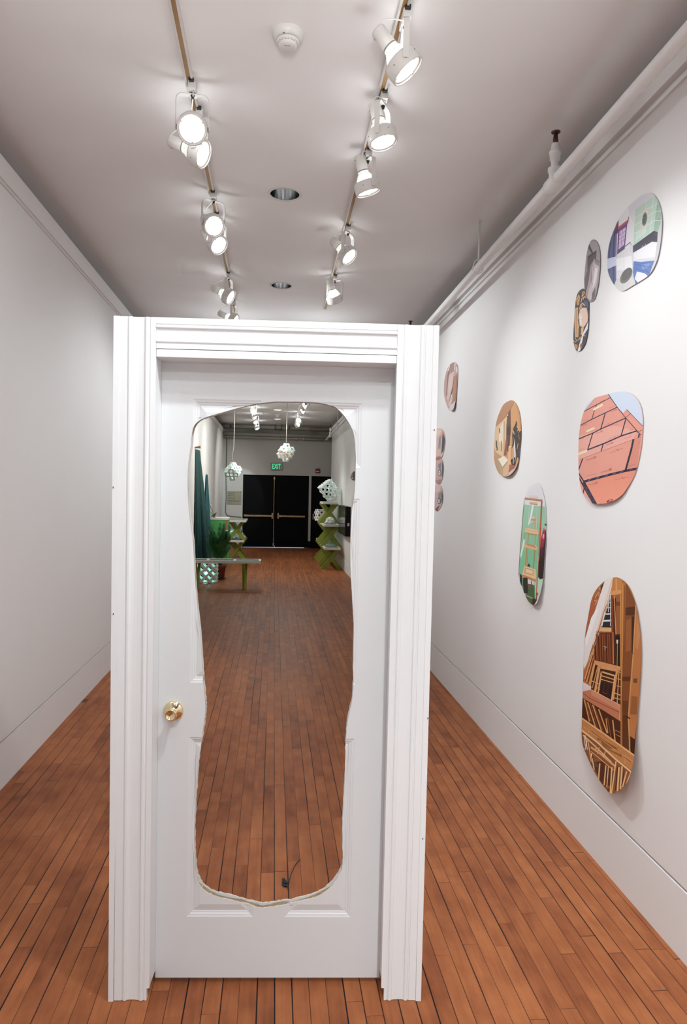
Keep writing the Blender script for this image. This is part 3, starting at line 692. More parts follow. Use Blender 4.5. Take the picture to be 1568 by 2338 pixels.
def photo_print(label, org, sc, outline, layers, base, curl=(0, 0), off=.004, shift=None):
    """outline and layers in the print's own drawing units; curl = (start fraction from the top, lift in metres)"""
    px = lambda p: Vector((org[0]+p[0]*sc, org[1]+p[1]*sc))
    O = hull([px(p) for p in smooth_loop(outline, 4)])
    if area(O) < 0: O.reverse()
    ys = [p.y for p in O]; y0, y1 = min(ys), max(ys); H = y1-y0
    planes = []
    for i in range(len(O)):
        a, b = O[i], O[(i+1) % len(O)]; n = Vector(((b-a).y, -(b-a).x)).normalized(); planes.append((n, n.dot(a)))
    bands = [y0-1]+[y0+H*(curl[0]+(1-curl[0])*k/9) for k in range(10)]+[y1+1] if curl[1] else [y0-1, y1+1]
    def lift(v):
        t = max(0, ((v-y0)/H-curl[0])/(1-curl[0])); return curl[1]*t**1.8
    def P3(p, z): return onx(p.x, p.y, XR-off-lift(p.y)-z)
    cen = onx(sum(p.x for p in O)/len(O), (y0+y1)/2, XR)
    q = MB(); mats = [pcol(base)]; mi = {base: 0}
    def lay(P, z, m):
        if len(P) < 3: return
        for b0, b1 in zip(bands, bands[1:]):
            Q = clip_half(clip_half(P, Vector((0, 1)), b1), Vector((0, -1)), -b0)
            if len(Q) < 3 or abs(area(Q)) < .02: continue
            q.add([P3(p, z)-cen for p in Q], triang(Q), m)
    lay(O, 0, 0)
    # back sheet and rim
    for b0, b1 in zip(bands, bands[1:]):
        Q = clip_half(clip_half(O, Vector((0, 1)), b1), Vector((0, -1)), -b0)
        if len(Q) > 2: q.add([P3(p, 0)+Vector((.0012, 0, 0))-cen for p in Q], [tuple(reversed(t)) for t in triang(Q)], 0)
    n = len(O); rim = [P3(p, 0)-cen for p in O]
    q.add(rim+[r+Vector((.0012, 0, 0)) for r in rim], [(i, (i+1) % n, n+(i+1) % n, n+i) for i in range(n)], 0)
    for k, (c, polys) in enumerate(layers):
        if c not in mi: mi[c] = len(mats); mats.append(pcol(c))
        if polys and not isinstance(polys[0], list): polys = [list(polys)]
        for Pp in polys:
            P = [px(p) for p in Pp]
            if area(P) < 0: P.reverse()
            for nn, dd in planes:
                P = clip_half(P, nn, dd-.15)
                if len(P) < 3: break
            lay(P, .00004*(k+1), mi[c])
    o = q.build('photo_print', mats, loc=cen, fix=False)
    return tag(o, label, 'photo print', 'rounded photo prints stuck on the right wall')

SA = ((1280, 420), .18367); SB = ((980, 800), .19133); SC = ((1320, 890), .11552); SD = ((1150, 1100), .13685); SE = ((1280, 1300), .23099)
photo_print('rounded print of a white bathtub room with green tiles and a stool', *SA,
 [(1100,110),(1165,145),(1215,230),(1245,330),(1258,450),(1252,600),(1235,750),(1200,930),(1140,1070),(1070,1155),(960,1220),(840,1300),(770,1330),(710,1310),(640,1220),(590,1110),(578,980),(590,800),(630,650),(680,520),(740,400),(830,290),(930,190),(1020,130)],
 [((205,203,210), [(830,280),(1010,140),(1140,110),(1165,145),(925,320),(905,500)]),
  ((72,80,125), [(700,520),(700,620),(692,900),(690,1180),(682,1260),(540,1200),(530,900),(620,600)]),
  ((42,45,80), strip([(668,600),(650,900),(655,1250)],16)), ((128,125,165), strip([(690,620),(682,900),(686,1170)],8)), ((48,52,95), strip([(628,660),(600,860),(602,1100)],14)),
  ((190,195,220), [(575,930),(690,900),(690,1010),(580,1060)]),
  ((105,48,62), [(715,430),(718,545),(670,570),(690,480)]), ((70,35,60), [(690,545),(735,560),(700,620),(650,640)]),
  ((162,68,76), [(838,440),(833,490),(720,560),(715,535)]), ((130,50,60), strip([(842,410),(833,480)],8)),
  ((105,52,122), [(712,565),(825,485),(793,805),(698,878)]), ((208,196,218), [(730,590),(808,535),(785,755),(718,815)]),
  ((150,100,165), strip([(768,560),(748,790)],7)+strip([(724,690),(796,640)],6)+strip([(722,740),(792,690)],6)+strip([(728,640),(802,588)],6)+strip([(745,575),(730,805)],4)+strip([(790,545),(768,775)],4)),
  ((78,48,100), [(700,830),(795,762),(790,808),(698,878)]),
  ((96,92,118), strip([(798,776),(864,724)],9)), ((150,145,160), strip([(862,724),(890,780)],5)),
  ((205,203,207), [(700,880),(790,815),(895,760),(900,1180),(760,1160),(700,1180)]), ((222,221,224), [(690,930),(880,890),(890,1060),(690,1080)]), ((190,188,194), strip([(783,900),(786,1110)],3)+strip([(862,735),(900,1100)],3)),
  ((176,196,182), [(925,320),(1165,145),(1220,220),(1270,420),(1210,600),(1155,582),(902,770),(910,560)]),
  ((142,168,152), [(1200,215),(1270,330),(1215,610),(1155,582),(1165,480)]), ((190,206,196), [(940,600),(1060,520),(1060,600),(920,720)]),
  ((212,222,214), strip([(922,425),(1200,240)],5)+strip([(915,520),(1165,350),(1260,330)],5)+strip([(912,620),(1165,455),(1250,450)],5)+strip([(1060,230),(1030,690)],4)+strip([(1150,165),(1110,620)],4)),
  ((206,201,192), [(1008,352),(1102,280),(1076,522),(984,592)]), ((170,165,155), strip([(1020,365),(1090,310),(1068,505),(998,560),(1020,365)],4)),
  ((98,112,98), ell(1041,437,30,86,8)), ((70,85,78), ell(1041,437,20,62,8)), ((120,130,115), strip([(1018,430),(1066,410)],5)+strip([(1018,465),(1064,445)],5)),
  ((168,160,150), ell(1214,420,7,32)), ((90,95,80), ell(1218,438,5,10)),
  ((44,40,58), [(1155,583),(1210,600),(1198,722),(1130,716),(898,852),(898,770)]), ((60,55,75), [(1165,600),(1205,606),(1198,640),(1160,640)]),
  ((190,188,194), strip([(1012,765),(1008,800)],6)+strip([(1050,745),(1048,775)],6)),
  ((219,217,223), [(1132,718),(1195,742),(1178,952),(1000,968),(930,940),(896,880),(1000,800)]), ((200,198,205), [(1010,930),(1178,905),(1175,952),(1000,966),(935,942)]),
  ((62,96,166), [(905,960),(1000,970),(1175,950),(1150,1080),(1070,1160),(930,1245),(895,1100)]), ((95,130,190), [(1000,1000),(1120,985),(1060,1060),(1010,1060)]), ((40,70,135), strip([(920,1000),(1140,1040)],8)+strip([(915,1050),(1100,1100)],7)+strip([(1010,985),(1090,1110)],6)),
  ((212,211,219), [(945,1088),(1045,1112),(1085,1150),(960,1230),(918,1180)]),
  ((196,193,192), [(690,1185),(760,1160),(900,1150),(930,1240),(770,1340),(660,1270)]),
  ((192,190,187), strip([(762,1225),(772,1305)],10)+strip([(845,1185),(856,1265)],10)+strip([(880,1130),(888,1160)],8)),
  ((98,94,90), ell(812,1140,58,110,32)), ((74,71,70), ell(818,1120,46,92,32)), ((88,84,80), strip([(790,1180),(850,1080)],5)+strip([(780,1160),(840,1060)],4)),
  ((186,184,187), [(1205,600),(1262,420),(1252,700),(1210,930),(1140,1090),(1100,1130),(1165,945),(1197,722)])],
 (214,212,217))
photo_print('grey rounded print of a pale draped figure, between the bathtub and gold prints', *SA,
 [(400,690),(445,720),(475,790),(488,880),(490,1000),(480,1130),(465,1260),(440,1370),(415,1440),(370,1470),(335,1450),(305,1380),(292,1280),(290,1180),(300,1060),(312,930),(330,820),(360,730)],
 [((152,145,146), [(360,720),(445,700),(490,850),(480,970),(440,940),(445,825),(400,855)]),
  ((70,62,65), [(352,748),(402,852),(388,870),(340,800)]), ((78,70,70), [(445,822),(438,930),(412,940),(360,1020),(330,1150),(332,905)]), ((58,52,54), [(445,822),(442,860),(335,925),(333,900)]),
  ((98,90,90), [(330,1080),(365,1010),(340,1300),(300,1330),(295,1180)]),
  ((168,152,152), [(408,945),(425,920),(420,1000),(385,1080),(372,1190),(385,1250),(350,1300),(330,1420),(310,1380),(345,1200),(370,1050)]),
  ((196,184,185), [(410,950),(432,1000),(472,1020),(482,1130),(440,1260),(425,1330),(370,1450),(330,1420),(352,1300),(392,1180),(390,1060)]),
  ((226,220,222), [(428,1040),(456,1050),(442,1180),(412,1260),(388,1300),(412,1150)]), ((150,132,132), strip([(385,1080),(375,1200),(395,1260)],8)+strip([(420,950),(400,1080)],6)),
  ((110,95,93), [(428,1280),(420,1400),(385,1460),(388,1360)]), ((92,82,84), strip([(415,930),(480,968)],9)), ((160,140,130), ell(452,900,10,26,10)),
  ((158,153,154), [(490,900),(482,1130),(440,1370),(420,1440),(452,1180),(476,1040)])], (138,130,131))
photo_print('dark rounded print with gold scrollwork around a pale oval face', *SA,
 [(275,1300),(310,1330),(335,1400),(348,1480),(346,1600),(345,1720),(335,1850),(310,1970),(270,2050),(220,2085),(185,2060),(160,1980),(155,1900),(160,1780),(170,1640),(180,1500),(195,1400),(225,1335)],
 [((68,62,74), [(225,1330),(290,1300),(280,1350),(210,1380)]), ((72,78,112), [(285,1440),(348,1470),(342,1560),(285,1500)]), ((52,56,90), [(280,1500),(345,1540),(345,1600),(280,1540)]),
  ((198,150,98), [(190,1430),(222,1368),(240,1400),(228,1500),(200,1512)]), ((158,108,66), strip([(195,1480),(230,1400)],6)+strip([(205,1505),(236,1440)],5)),
  ((215,178,118), strip([(262,1400),(270,1350),(295,1335),(285,1375),(262,1400)],10)+strip([(250,1470),(262,1420),(300,1400),(315,1420)],9)+strip([(275,1440),(300,1390)],8)),
  ((222,182,132), strip([(235,1560),(245,1505),(270,1480),(295,1510)],12)+strip([(255,1540),(265,1500)],8)), ((205,160,106), [(182,1545),(215,1530),(212,1700),(228,1770),(216,1905),(178,1905),(168,1700)]), ((168,118,74), strip([(195,1560),(190,1700),(200,1880)],8)),
  ((228,194,174), [(268,1538),(320,1540),(340,1620),(333,1720),(280,1785),(235,1765),(218,1660),(235,1570)]), ((205,160,140), strip([(240,1590),(228,1680),(240,1750)],8)+strip([(320,1560),(338,1650)],8)),
  ((230,218,210), [(225,1620),(262,1590),(270,1740),(240,1755)]), ((180,160,152), strip([(246,1590),(255,1620),(240,1640)],4)+strip([(250,1680),(270,1690),(262,1720)],4)),
  ((60,52,56), [(300,1760),(345,1690),(340,1740),(285,1830)]), ((48,46,34), [(222,1790),(245,1770),(250,1880),(218,1930)]),
  ((218,172,112), [(252,1790),(288,1765),(275,1870),(248,1880)]), ((226,223,229), [(345,1705),(335,1800),(282,1885),(240,2075),(205,2085),(262,1880),(300,1800)]),
  ((220,176,114), strip([(160,1945),(175,1970),(195,1950),(180,1910)],7)+strip([(195,1950),(240,1925),(285,1885),(305,1890)],9)+strip([(215,1940),(245,1900)],7)), ((190,130,82), [(168,1985),(208,2000),(206,2060),(180,2045)]), ((200,140,90), ell(252,2010,14,36,10)), ((36,32,44), ell(252,2010,7,22,10))], (40,36,44))
photo_print('small rounded print of folded bare legs, high and close to the door frame', *SB,
 [(295,140),(325,165),(338,210),(338,330),(330,470),(315,590),(290,690),(262,722),(230,705),(195,620),(175,540),(172,440),(182,330),(210,230),(245,170)],
 [((170,136,128), [(245,165),(300,140),(290,250),(245,300),(205,330)]), ((212,188,182), [(215,330),(245,280),(292,250),(275,420),(228,610),(200,560)]), ((188,160,152), [(180,340),(210,300),(208,560),(180,520)]),
  ((146,110,104), strip([(232,230),(214,400),(205,540)],14)+strip([(298,310),(280,450),(240,620)],14)), ((220,196,190), [(250,330),(275,300),(262,420),(235,520)]), ((110,78,75), strip([(282,440),(262,520)],14)),
  ((182,130,104), [(312,285),(340,270),(332,500),(302,615),(264,645),(288,470)]), ((150,100,80), strip([(325,300),(322,500),(300,600)],12)),
  ((228,220,220), strip([(242,180),(222,245)],10)+strip([(308,150),(298,230)],9)+strip([(232,660),(268,530)],8)+strip([(245,680),(275,560)],6)), ((216,208,208), [(318,195),(336,200),(336,250),(318,262)]),
  ((218,92,76), [(264,622),(302,612),(282,645)]), ((210,206,208), [(262,648),(316,590),(296,690),(262,722),(232,705)])], (192,164,156), curl=(.55, .02))
photo_print('top print of three eye prints chained down beside the door frame', *SB,
 [(120,930),(160,950),(180,1010),(188,1080),(180,1160),(165,1230),(140,1290),(100,1312),(60,1290),(25,1200),(15,1100),(30,1000),(70,945)],
 [((222,190,178), [(60,940),(150,945),(120,1010),(60,1040)]), ((48,36,52), [(160,965),(190,1070),(170,1200),(142,1235),(150,1100)]), ((190,120,100), [(160,950),(168,985),(150,1060),(148,1000)]),
  ((150,142,156), [(112,1040),(140,1010),(132,1170),(104,1180)]), ((110,102,120), strip([(120,1060),(128,1100),(112,1140)],8)), ((160,100,106), ell(115,1290,36,26)), ((200,180,180), [(165,1200),(188,1140),(150,1280),(138,1245)])], (208,174,164))
photo_print('middle print of three eye prints chained down beside the door frame', *SB,
 [(115,1268),(150,1300),(168,1370),(165,1470),(150,1550),(125,1592),(95,1590),(50,1560),(20,1480),(20,1380),(50,1290)],
 [((165,104,108), [(60,1268),(130,1262),(130,1305),(70,1315)]), ((60,45,60), [(150,1310),(172,1400),(156,1525),(145,1500),(152,1400)]), ((128,120,126), [(105,1360),(142,1335),(136,1425),(108,1400)]), ((70,64,70), ell(122,1460,20,42)), ((216,214,216), ell(120,1462,12,30)), ((58,54,60), ell(121,1462,4,12)),
  ((162,118,120), [(80,1545),(150,1540),(120,1600),(80,1600)])], (194,160,154))
photo_print('lowest print of three eye prints chained down beside the door frame', *SB,
 [(110,1595),(145,1630),(162,1720),(158,1800),(140,1860),(115,1900),(90,1918),(50,1880),(20,1800),(20,1700),(50,1620)],
 [((215,184,178), [(60,1600),(140,1610),(120,1680),(60,1700)]), ((140,132,140), [(105,1705),(148,1675),(140,1745),(108,1765)]), ((84,72,82), [(150,1670),(164,1740),(150,1850),(142,1760)]), ((80,78,84), ell(118,1796,22,40)), ((202,202,206), ell(115,1797,13,27)), ((60,60,66), strip([(112,1780),(120,1800),(114,1815)],4)),
  ((122,76,88), [(80,1880),(125,1845),(95,1925),(70,1910)])], (202,170,167))
photo_print('rounded print of a cluttered orange room, nearest the door at eye height', *SB,
 [(965,597),(1010,610),(1050,670),(1075,750),(1090,860),(1095,1000),(1088,1120),(1070,1260),(1045,1370),(1000,1450),(940,1500),(880,1500),(830,1470),(795,1400),(772,1310),(768,1220),(775,1080),(785,940),(805,830),(840,730),(890,640)],
 [((180,130,94), [(900,600),(1015,600),(962,715),(830,880),(770,940),(790,760)]), ((206,152,102), [(1012,615),(1100,700),(1110,1000),(1040,910),(1000,900),(972,970),(970,720)]), ((190,138,88), strip([(1030,640),(1070,780),(1088,940)],12)), ((150,104,74), strip([(1008,622),(960,716),(830,886)],7)),
  ((218,188,150), [(780,930),(860,850),(925,790),(915,1150),(880,1360),(760,1250)]), ((228,210,186), [(835,925),(880,860),(876,1110),(840,1100)]), ((238,236,232), strip([(842,1000),(840,1085)],13)), ((120,90,70), strip([(835,930),(838,980)],12)+strip([(862,1080),(858,1200)],9)), ((188,150,112), strip([(895,850),(890,1280)],10)),
  ((105,70,55), [(968,700),(972,950),(950,1220),(915,1190),(918,900),(930,770)]), ((66,46,38), [(922,930),(966,895),(960,1010),(925,1020)]), ((80,60,50), [(922,1050),(955,1040),(948,1160),(925,1160)]), ((142,82,66), [(912,1060),(936,1060),(920,1255),(888,1255)]), ((232,228,220), ell(935,772,5,10,20)),
  ((56,44,40), [(1000,930),(1030,870),(1045,890),(1060,960),(1100,960),(1095,1150),(1065,1290),(1030,1250),(1012,1120),(985,1170),(988,1000)]), ((40,48,32), ell(1037,880,9,36)+[]), ((216,192,160), strip([(1040,900),(1062,940),(1048,962)],6)+strip([(1068,980),(1082,955)],6)+strip([(1000,960),(1012,1000)],8)+strip([(1046,1180),(1058,1110)],5)), ((150,110,80), strip([(1062,1000),(1075,1060)],10)+strip([(1000,1040),(990,1120)],12)), ((202,192,192), [(1004,1150),(1018,1050),(1032,1250),(1010,1310)]), ((56,66,120), [(1065,1190),(1085,1170),(1066,1280)]),
  ((180,142,106), [(770,1200),(885,1280),(880,1510),(790,1410)]), ((80,76,70), strip([(798,1080),(802,1160)],14)+strip([(812,1160),(806,1190)],12)), ((200,150,110), strip([(778,1180),(786,1260)],9)+strip([(800,1230),(812,1290)],8)),
  ((228,217,198), [(818,1300),(888,1258),(942,1310),(872,1392)]), ((150,150,120), strip([(820,1305),(872,1394),(940,1312)],6)), ((200,165,130), [(880,1405),(960,1290),(975,1400),(930,1500),(878,1505)]), ((176,150,128), strip([(840,1360),(862,1490)],10)+strip([(815,1330),(835,1470)],8)), ((218,172,128), [(944,1150),(977,1150),(970,1360),(938,1360)]), ((238,205,165), ell(962,1148,16,9)),
  ((40,34,40), [(966,1310),(1048,1255),(1022,1375),(985,1372)]), ((205,198,196), strip([(1002,1290),(1000,1350)],7)+strip([(1030,1270),(1020,1330)],5)), ((162,80,56), [(955,1362),(1024,1372),(1000,1430),(943,1455)]), ((192,178,168), [(1046,1370),(1005,1455),(940,1502),(948,1458),(1020,1400)])], (200,150,106), curl=(.6, .016))
BK = (42,38,60)
def tape_marks(P, n, L): 
    out = []
    for (a, b) in zip(P, P[1:]):
        a, b = Vector(a), Vector(b); t = (b-a).normalized(); k = max(1, int((b-a).length/n))
        for i in range(k):
            c = a+(b-a)*((i+.5)/k); out += strip([tuple(c-t*L+Vector((0, L*.4))), tuple(c), tuple(c+t*L-Vector((0, L*.4)))], L*.28)
    return out
def scrib(x, y, s, a): 
    c, d = math.cos(a), math.sin(a); R = lambda p: (x+(p[0]*c-p[1]*d)*s, y+(p[0]*d+p[1]*c)*s)
    return strip([R(p) for p in [(-1.5,.05),(-1.1,-.1),(-.8,.1),(-.45,-.1),(-.2,.12),(.1,-.16),(.45,-.2),(.55,.0),(.2,.2),(.1,.05),(.5,-.25)]], s*.085)
photo_print('large rounded print of a pink clad gable with black taped seams', *SC,
 [(860,35),(960,45),(1060,90),(1150,170),(1210,270),(1250,390),(1270,520),(1275,650),(1270,800),(1250,1050),(1220,1250),(1160,1530),(1080,1750),(950,1960),(860,2080),(720,2180),(560,2240),(360,2255),(250,2230),(150,2130),(80,2020),(40,1900),(10,1650),(0,1350),(5,1000),(30,750),(70,560),(110,430),(150,330),(230,230),(340,155),(450,125),(590,85),(720,50)],
 [((226,166,152), [(0,900),(200,860),(700,700),(1160,820),(1080,980),(450,1215),(0,1385)]), ((222,142,120), [(120,1830),(640,1690),(1160,1570),(900,2150),(360,2290)]), ((210,138,120), [(1100,985),(1235,930),(1160,1540),(960,1590)]),
  ((202,213,230), [(590,85),(635,155),(765,340),(885,460),(955,385),(1100,540),(1200,650),(1290,730),(1320,500),(1200,50),(860,0),(640,40)]), ((196,208,228), [(345,150),(150,385),(90,450),(40,400),(200,150)]),
  (BK, strip([(110,428),(350,300),(630,155)],14)+strip([(40,703),(270,580),(765,345)],16)+strip([(0,972),(290,855),(440,775),(930,560)],19)+strip([(185,1185),(510,1060),(850,910),(1155,812)],25)+strip([(590,85),(765,340),(940,560),(1232,892)],14)
   +strip([(358,300),(340,345)],12)+strip([(320,400),(265,585)],13)+strip([(530,465),(440,785)],18)+strip([(285,855),(185,1185)],18)+strip([(940,570),(845,910)],20)+strip([(490,1075),(450,1215)],18)+strip([(1202,880),(1188,942)],28)+strip([(1088,982),(1040,1200),(930,1600)],38)+strip([(1025,470),(940,545)],8)+strip([(1265,788),(1165,850)],8)+strip([(85,1360),(5,1580)],20)
   +strip([(110,1815),(640,1672),(930,1602),(1170,1556)],46)+strip([(0,1640),(120,1830)],26)+strip([(110,1835),(345,2262)],52)+strip([(15,1740),(130,1960),(300,2262)],26)+strip([(112,1950),(95,2040)],18)+strip([(955,388),(1100,540),(1275,722)],10)),
  ((150,90,82), strip([(0,1388),(450,1217),(1080,982),(1232,922)],5)+strip([(340,152),(150,385)],5)),
  ((150,150,170), tape_marks([(130,1810),(640,1672),(930,1602),(1150,1560)],140,26)+tape_marks([(1075,1040),(1040,1200),(950,1540)],150,18)+tape_marks([(130,1870),(345,2250)],110,20)+tape_marks([(220,1172),(510,1060),(850,910),(1140,818)],110,10)+tape_marks([(470,765),(920,565)],90,8)+tape_marks([(10,1650),(110,1815)],80,10)+tape_marks([(60,1850),(280,2230)],120,10)),
  ((238,216,186), strip([(302,390),(475,296)],40)+strip([(165,822),(312,754)],36)+strip([(8,1268),(162,1208)],44)),
  ((186,104,96), scrib(300,1345,105,-.32)+scrib(330,1850,95,-.26)+scrib(600,600+990,110,-.3)+scrib(440,830,70,-.35)+scrib(650,1060,75,-.35)+scrib(730,400,55,-.4)+scrib(130,690,55,-.35)+scrib(80,960,45,-.3)),
  ((192,116,104), strip([(630,1245),(780,1185),(880,1150)],7)+strip([(740,1170),(800,1200)],12)+strip([(715,1785),(880,1740),(990,1725)],7)+strip([(850,1725),(905,1760)],12)+strip([(590,980),(790,895)],6)+strip([(910,965),(1060,915)],6)+strip([(1010,800),(1080,780)],10)+strip([(640,705),(800,680)],5)+strip([(540,690),(660,640)],5)+strip([(420,240),(580,180)],5)+strip([(600,360),(700,330)],6)+strip([(80,625),(180,590)],5)+strip([(20,1195),(110,1160)],6)+strip([(1010,1505),(1140,1465)],9)+strip([(180,1700),(350,1660)],6)+strip([(1170,1060),(1225,1030)],10)+strip([(850,545),(930,510)],9)),
  ((128,44,44), strip([(555,2210),(600,2180),(680,2165),(660,2200),(570,2225),(600,2190)],12))], (221,152,136), curl=(.75, .010))
photo_print('tall narrow rounded print of wooden chairs and a mirror in a green room', *SD,
 [(540,15),(600,45),(640,140),(675,280),(695,420),(705,560),(708,760),(700,980),(685,1200),(665,1500),(640,1700),(600,1880),(550,2020),(490,2055),(430,2020),(370,1930),(310,1780),(265,1660),(245,1570),(250,1400),(262,1200),(280,1000),(300,700),(320,450),(345,280),(400,130),(460,50)],
 [((152,197,167), [(300,375),(700,415),(730,800),(690,1200),(650,1620),(560,1600),(250,1530),(230,1200),(290,700)]), ((128,190,152), [(250,1150),(575,1150),(565,1610),(250,1540)]), ((140,194,160), [(300,850),(600,850),(580,1150),(280,1150)]),
  ((120,92,75), strip([(342,300),(318,560),(288,950),(262,1250),(248,1580)],9)),
  ((216,206,196), [(425,225),(572,235),(570,285),(425,275)]), ((172,118,92), [(343,258),(645,295),(644,332),(343,296)]), ((205,165,150), strip([(345,268),(642,305)],8)), ((216,178,142), [(430,330),(562,342),(556,388),(434,376)]), ((185,130,105), strip([(434,368),(556,380)],12)),
  ((212,206,196), strip([(425,385),(408,740)],7)+strip([(556,385),(540,800)],8)),
  ((205,84,42), strip([(634,330),(612,780),(590,1250),(568,1600)],20)), ((160,110,85), strip([(622,335),(600,790),(580,1230)],8)), ((170,98,55), strip([(556,1600),(540,1960)],18)),
  ((230,235,237), [(466,390),(502,386),(470,570),(422,716),(402,712),(440,560)]), ((226,234,231), [(328,958),(360,960),(322,1130),(286,1285),(272,1220),(300,1100)]), ((200,220,210), ell(458,672,30,18,-30)),
  ((206,178,136), strip([(458,650),(460,790)],12)+strip([(508,640),(508,800)],12)), ((226,192,152), [(458,575),(524,585),(520,622),(460,612)]), ((214,150,108), strip([(462,628),(518,636)],22)),
  ((192,168,122), strip([(402,850),(385,1060)],24)+strip([(525,880),(515,1085)],15)), ((180,140,96), strip([(412,860),(400,1060)],5)+strip([(350,830),(345,990)],5)+strip([(580,860),(560,1100)],5)),
  ((228,192,152), [(352,786),(400,770),(545,800),(582,832),(578,882),(348,836)]), ((190,150,112), strip([(385,852),(470,880),(545,884)],14)), ((206,166,126), strip([(352,800),(580,842)],8)),
  ((168,142,88), strip([(388,1105),(368,1415)],30)), ((196,172,120), strip([(395,1105),(378,1410)],9)), ((178,142,100), strip([(510,1135),(490,1440)],18)),
  ((198,142,98), [(386,1030),(540,1068),(535,1102),(380,1065)]), ((228,184,142), [(340,1040),(380,1060),(535,1105),(565,1110),(560,1146),(333,1088)]), ((230,190,150), strip([(520,1060),(560,1110)],18)),
  ((226,192,152), [(345,1402),(532,1462),(540,1635),(303,1545)]), ((206,156,108), strip([(362,1440),(490,1480),(484,1560),(348,1515),(362,1440)],16)), ((232,206,170), [(372,1452),(480,1486),(476,1530),(362,1500)]), ((192,132,86), [(303,1542),(538,1632),(526,1672),(305,1585)]),
  ((68,58,55), [(392,1412),(402,1378),(416,1362),(432,1380),(440,1418)]),
  ((38,36,30), [(262,1560),(310,1600),(392,1600),(402,1800),(425,1870),(330,1860),(270,1760)]), ((40,46,66), [(262,1530),(300,1560),(300,1600),(264,1620)]), ((60,100,62), [(405,1700),(520,1725),(522,1960),(350,1895),(400,1850)]), ((110,150,118), [(280,1720),(325,1735),(330,1840),(300,1790)]), ((112,86,60), [(412,1700),(472,1718),(460,1795),(400,1775)]), ((44,38,30), strip([(455,1660),(460,1720)],10)),
  ((160,196,160), strip([(316,1600),(312,1720)],8)+strip([(514,1660),(520,1950)],10)+strip([(500,1660),(495,1760)],5)), ((120,80,58), strip([(470,1720),(500,1760)],14)),
  ((176,214,180), [(562,1600),(645,1620),(622,1810),(568,1870)]), ((58,24,40), [(660,780),(695,800),(705,1000),(692,1300),(652,1610),(600,1630),(572,1580),(590,1300),(620,950)]), ((165,54,86), [(655,780),(692,810),(682,950),(660,1080),(618,1100),(632,900)]), ((226,172,186), [(650,868),(674,880),(664,955),(646,940)]), ((214,90,110), ell(668,800,14,22)), ((130,40,66), strip([(640,1000),(625,1250)],9)+strip([(664,960),(650,1180)],8)), ((36,20,26), [(580,1320),(690,1260),(655,1600),(600,1625),(574,1580)]), ((36,36,60), [(680,700),(708,700),(708,726),(682,726)]),
  ((82,86,56), [(335,1885),(480,1940),(545,1970),(490,2060),(420,2020)]), ((64,100,70), [(360,1900),(470,1950),(462,2020),(420,2000)]), ((194,144,112), strip([(338,1880),(482,1945)],18)), ((52,36,25), [(478,1942),(548,1968),(500,2055),(468,2030)]), ((120,70,45), strip([(548,1850),(540,1960)],10)+strip([(555,1850),(570,1900)],8)),
  ((204,196,192), [(655,1600),(622,1830),(560,2010),(548,1965),(600,1800)])], (219,219,223), curl=(.6, .018))
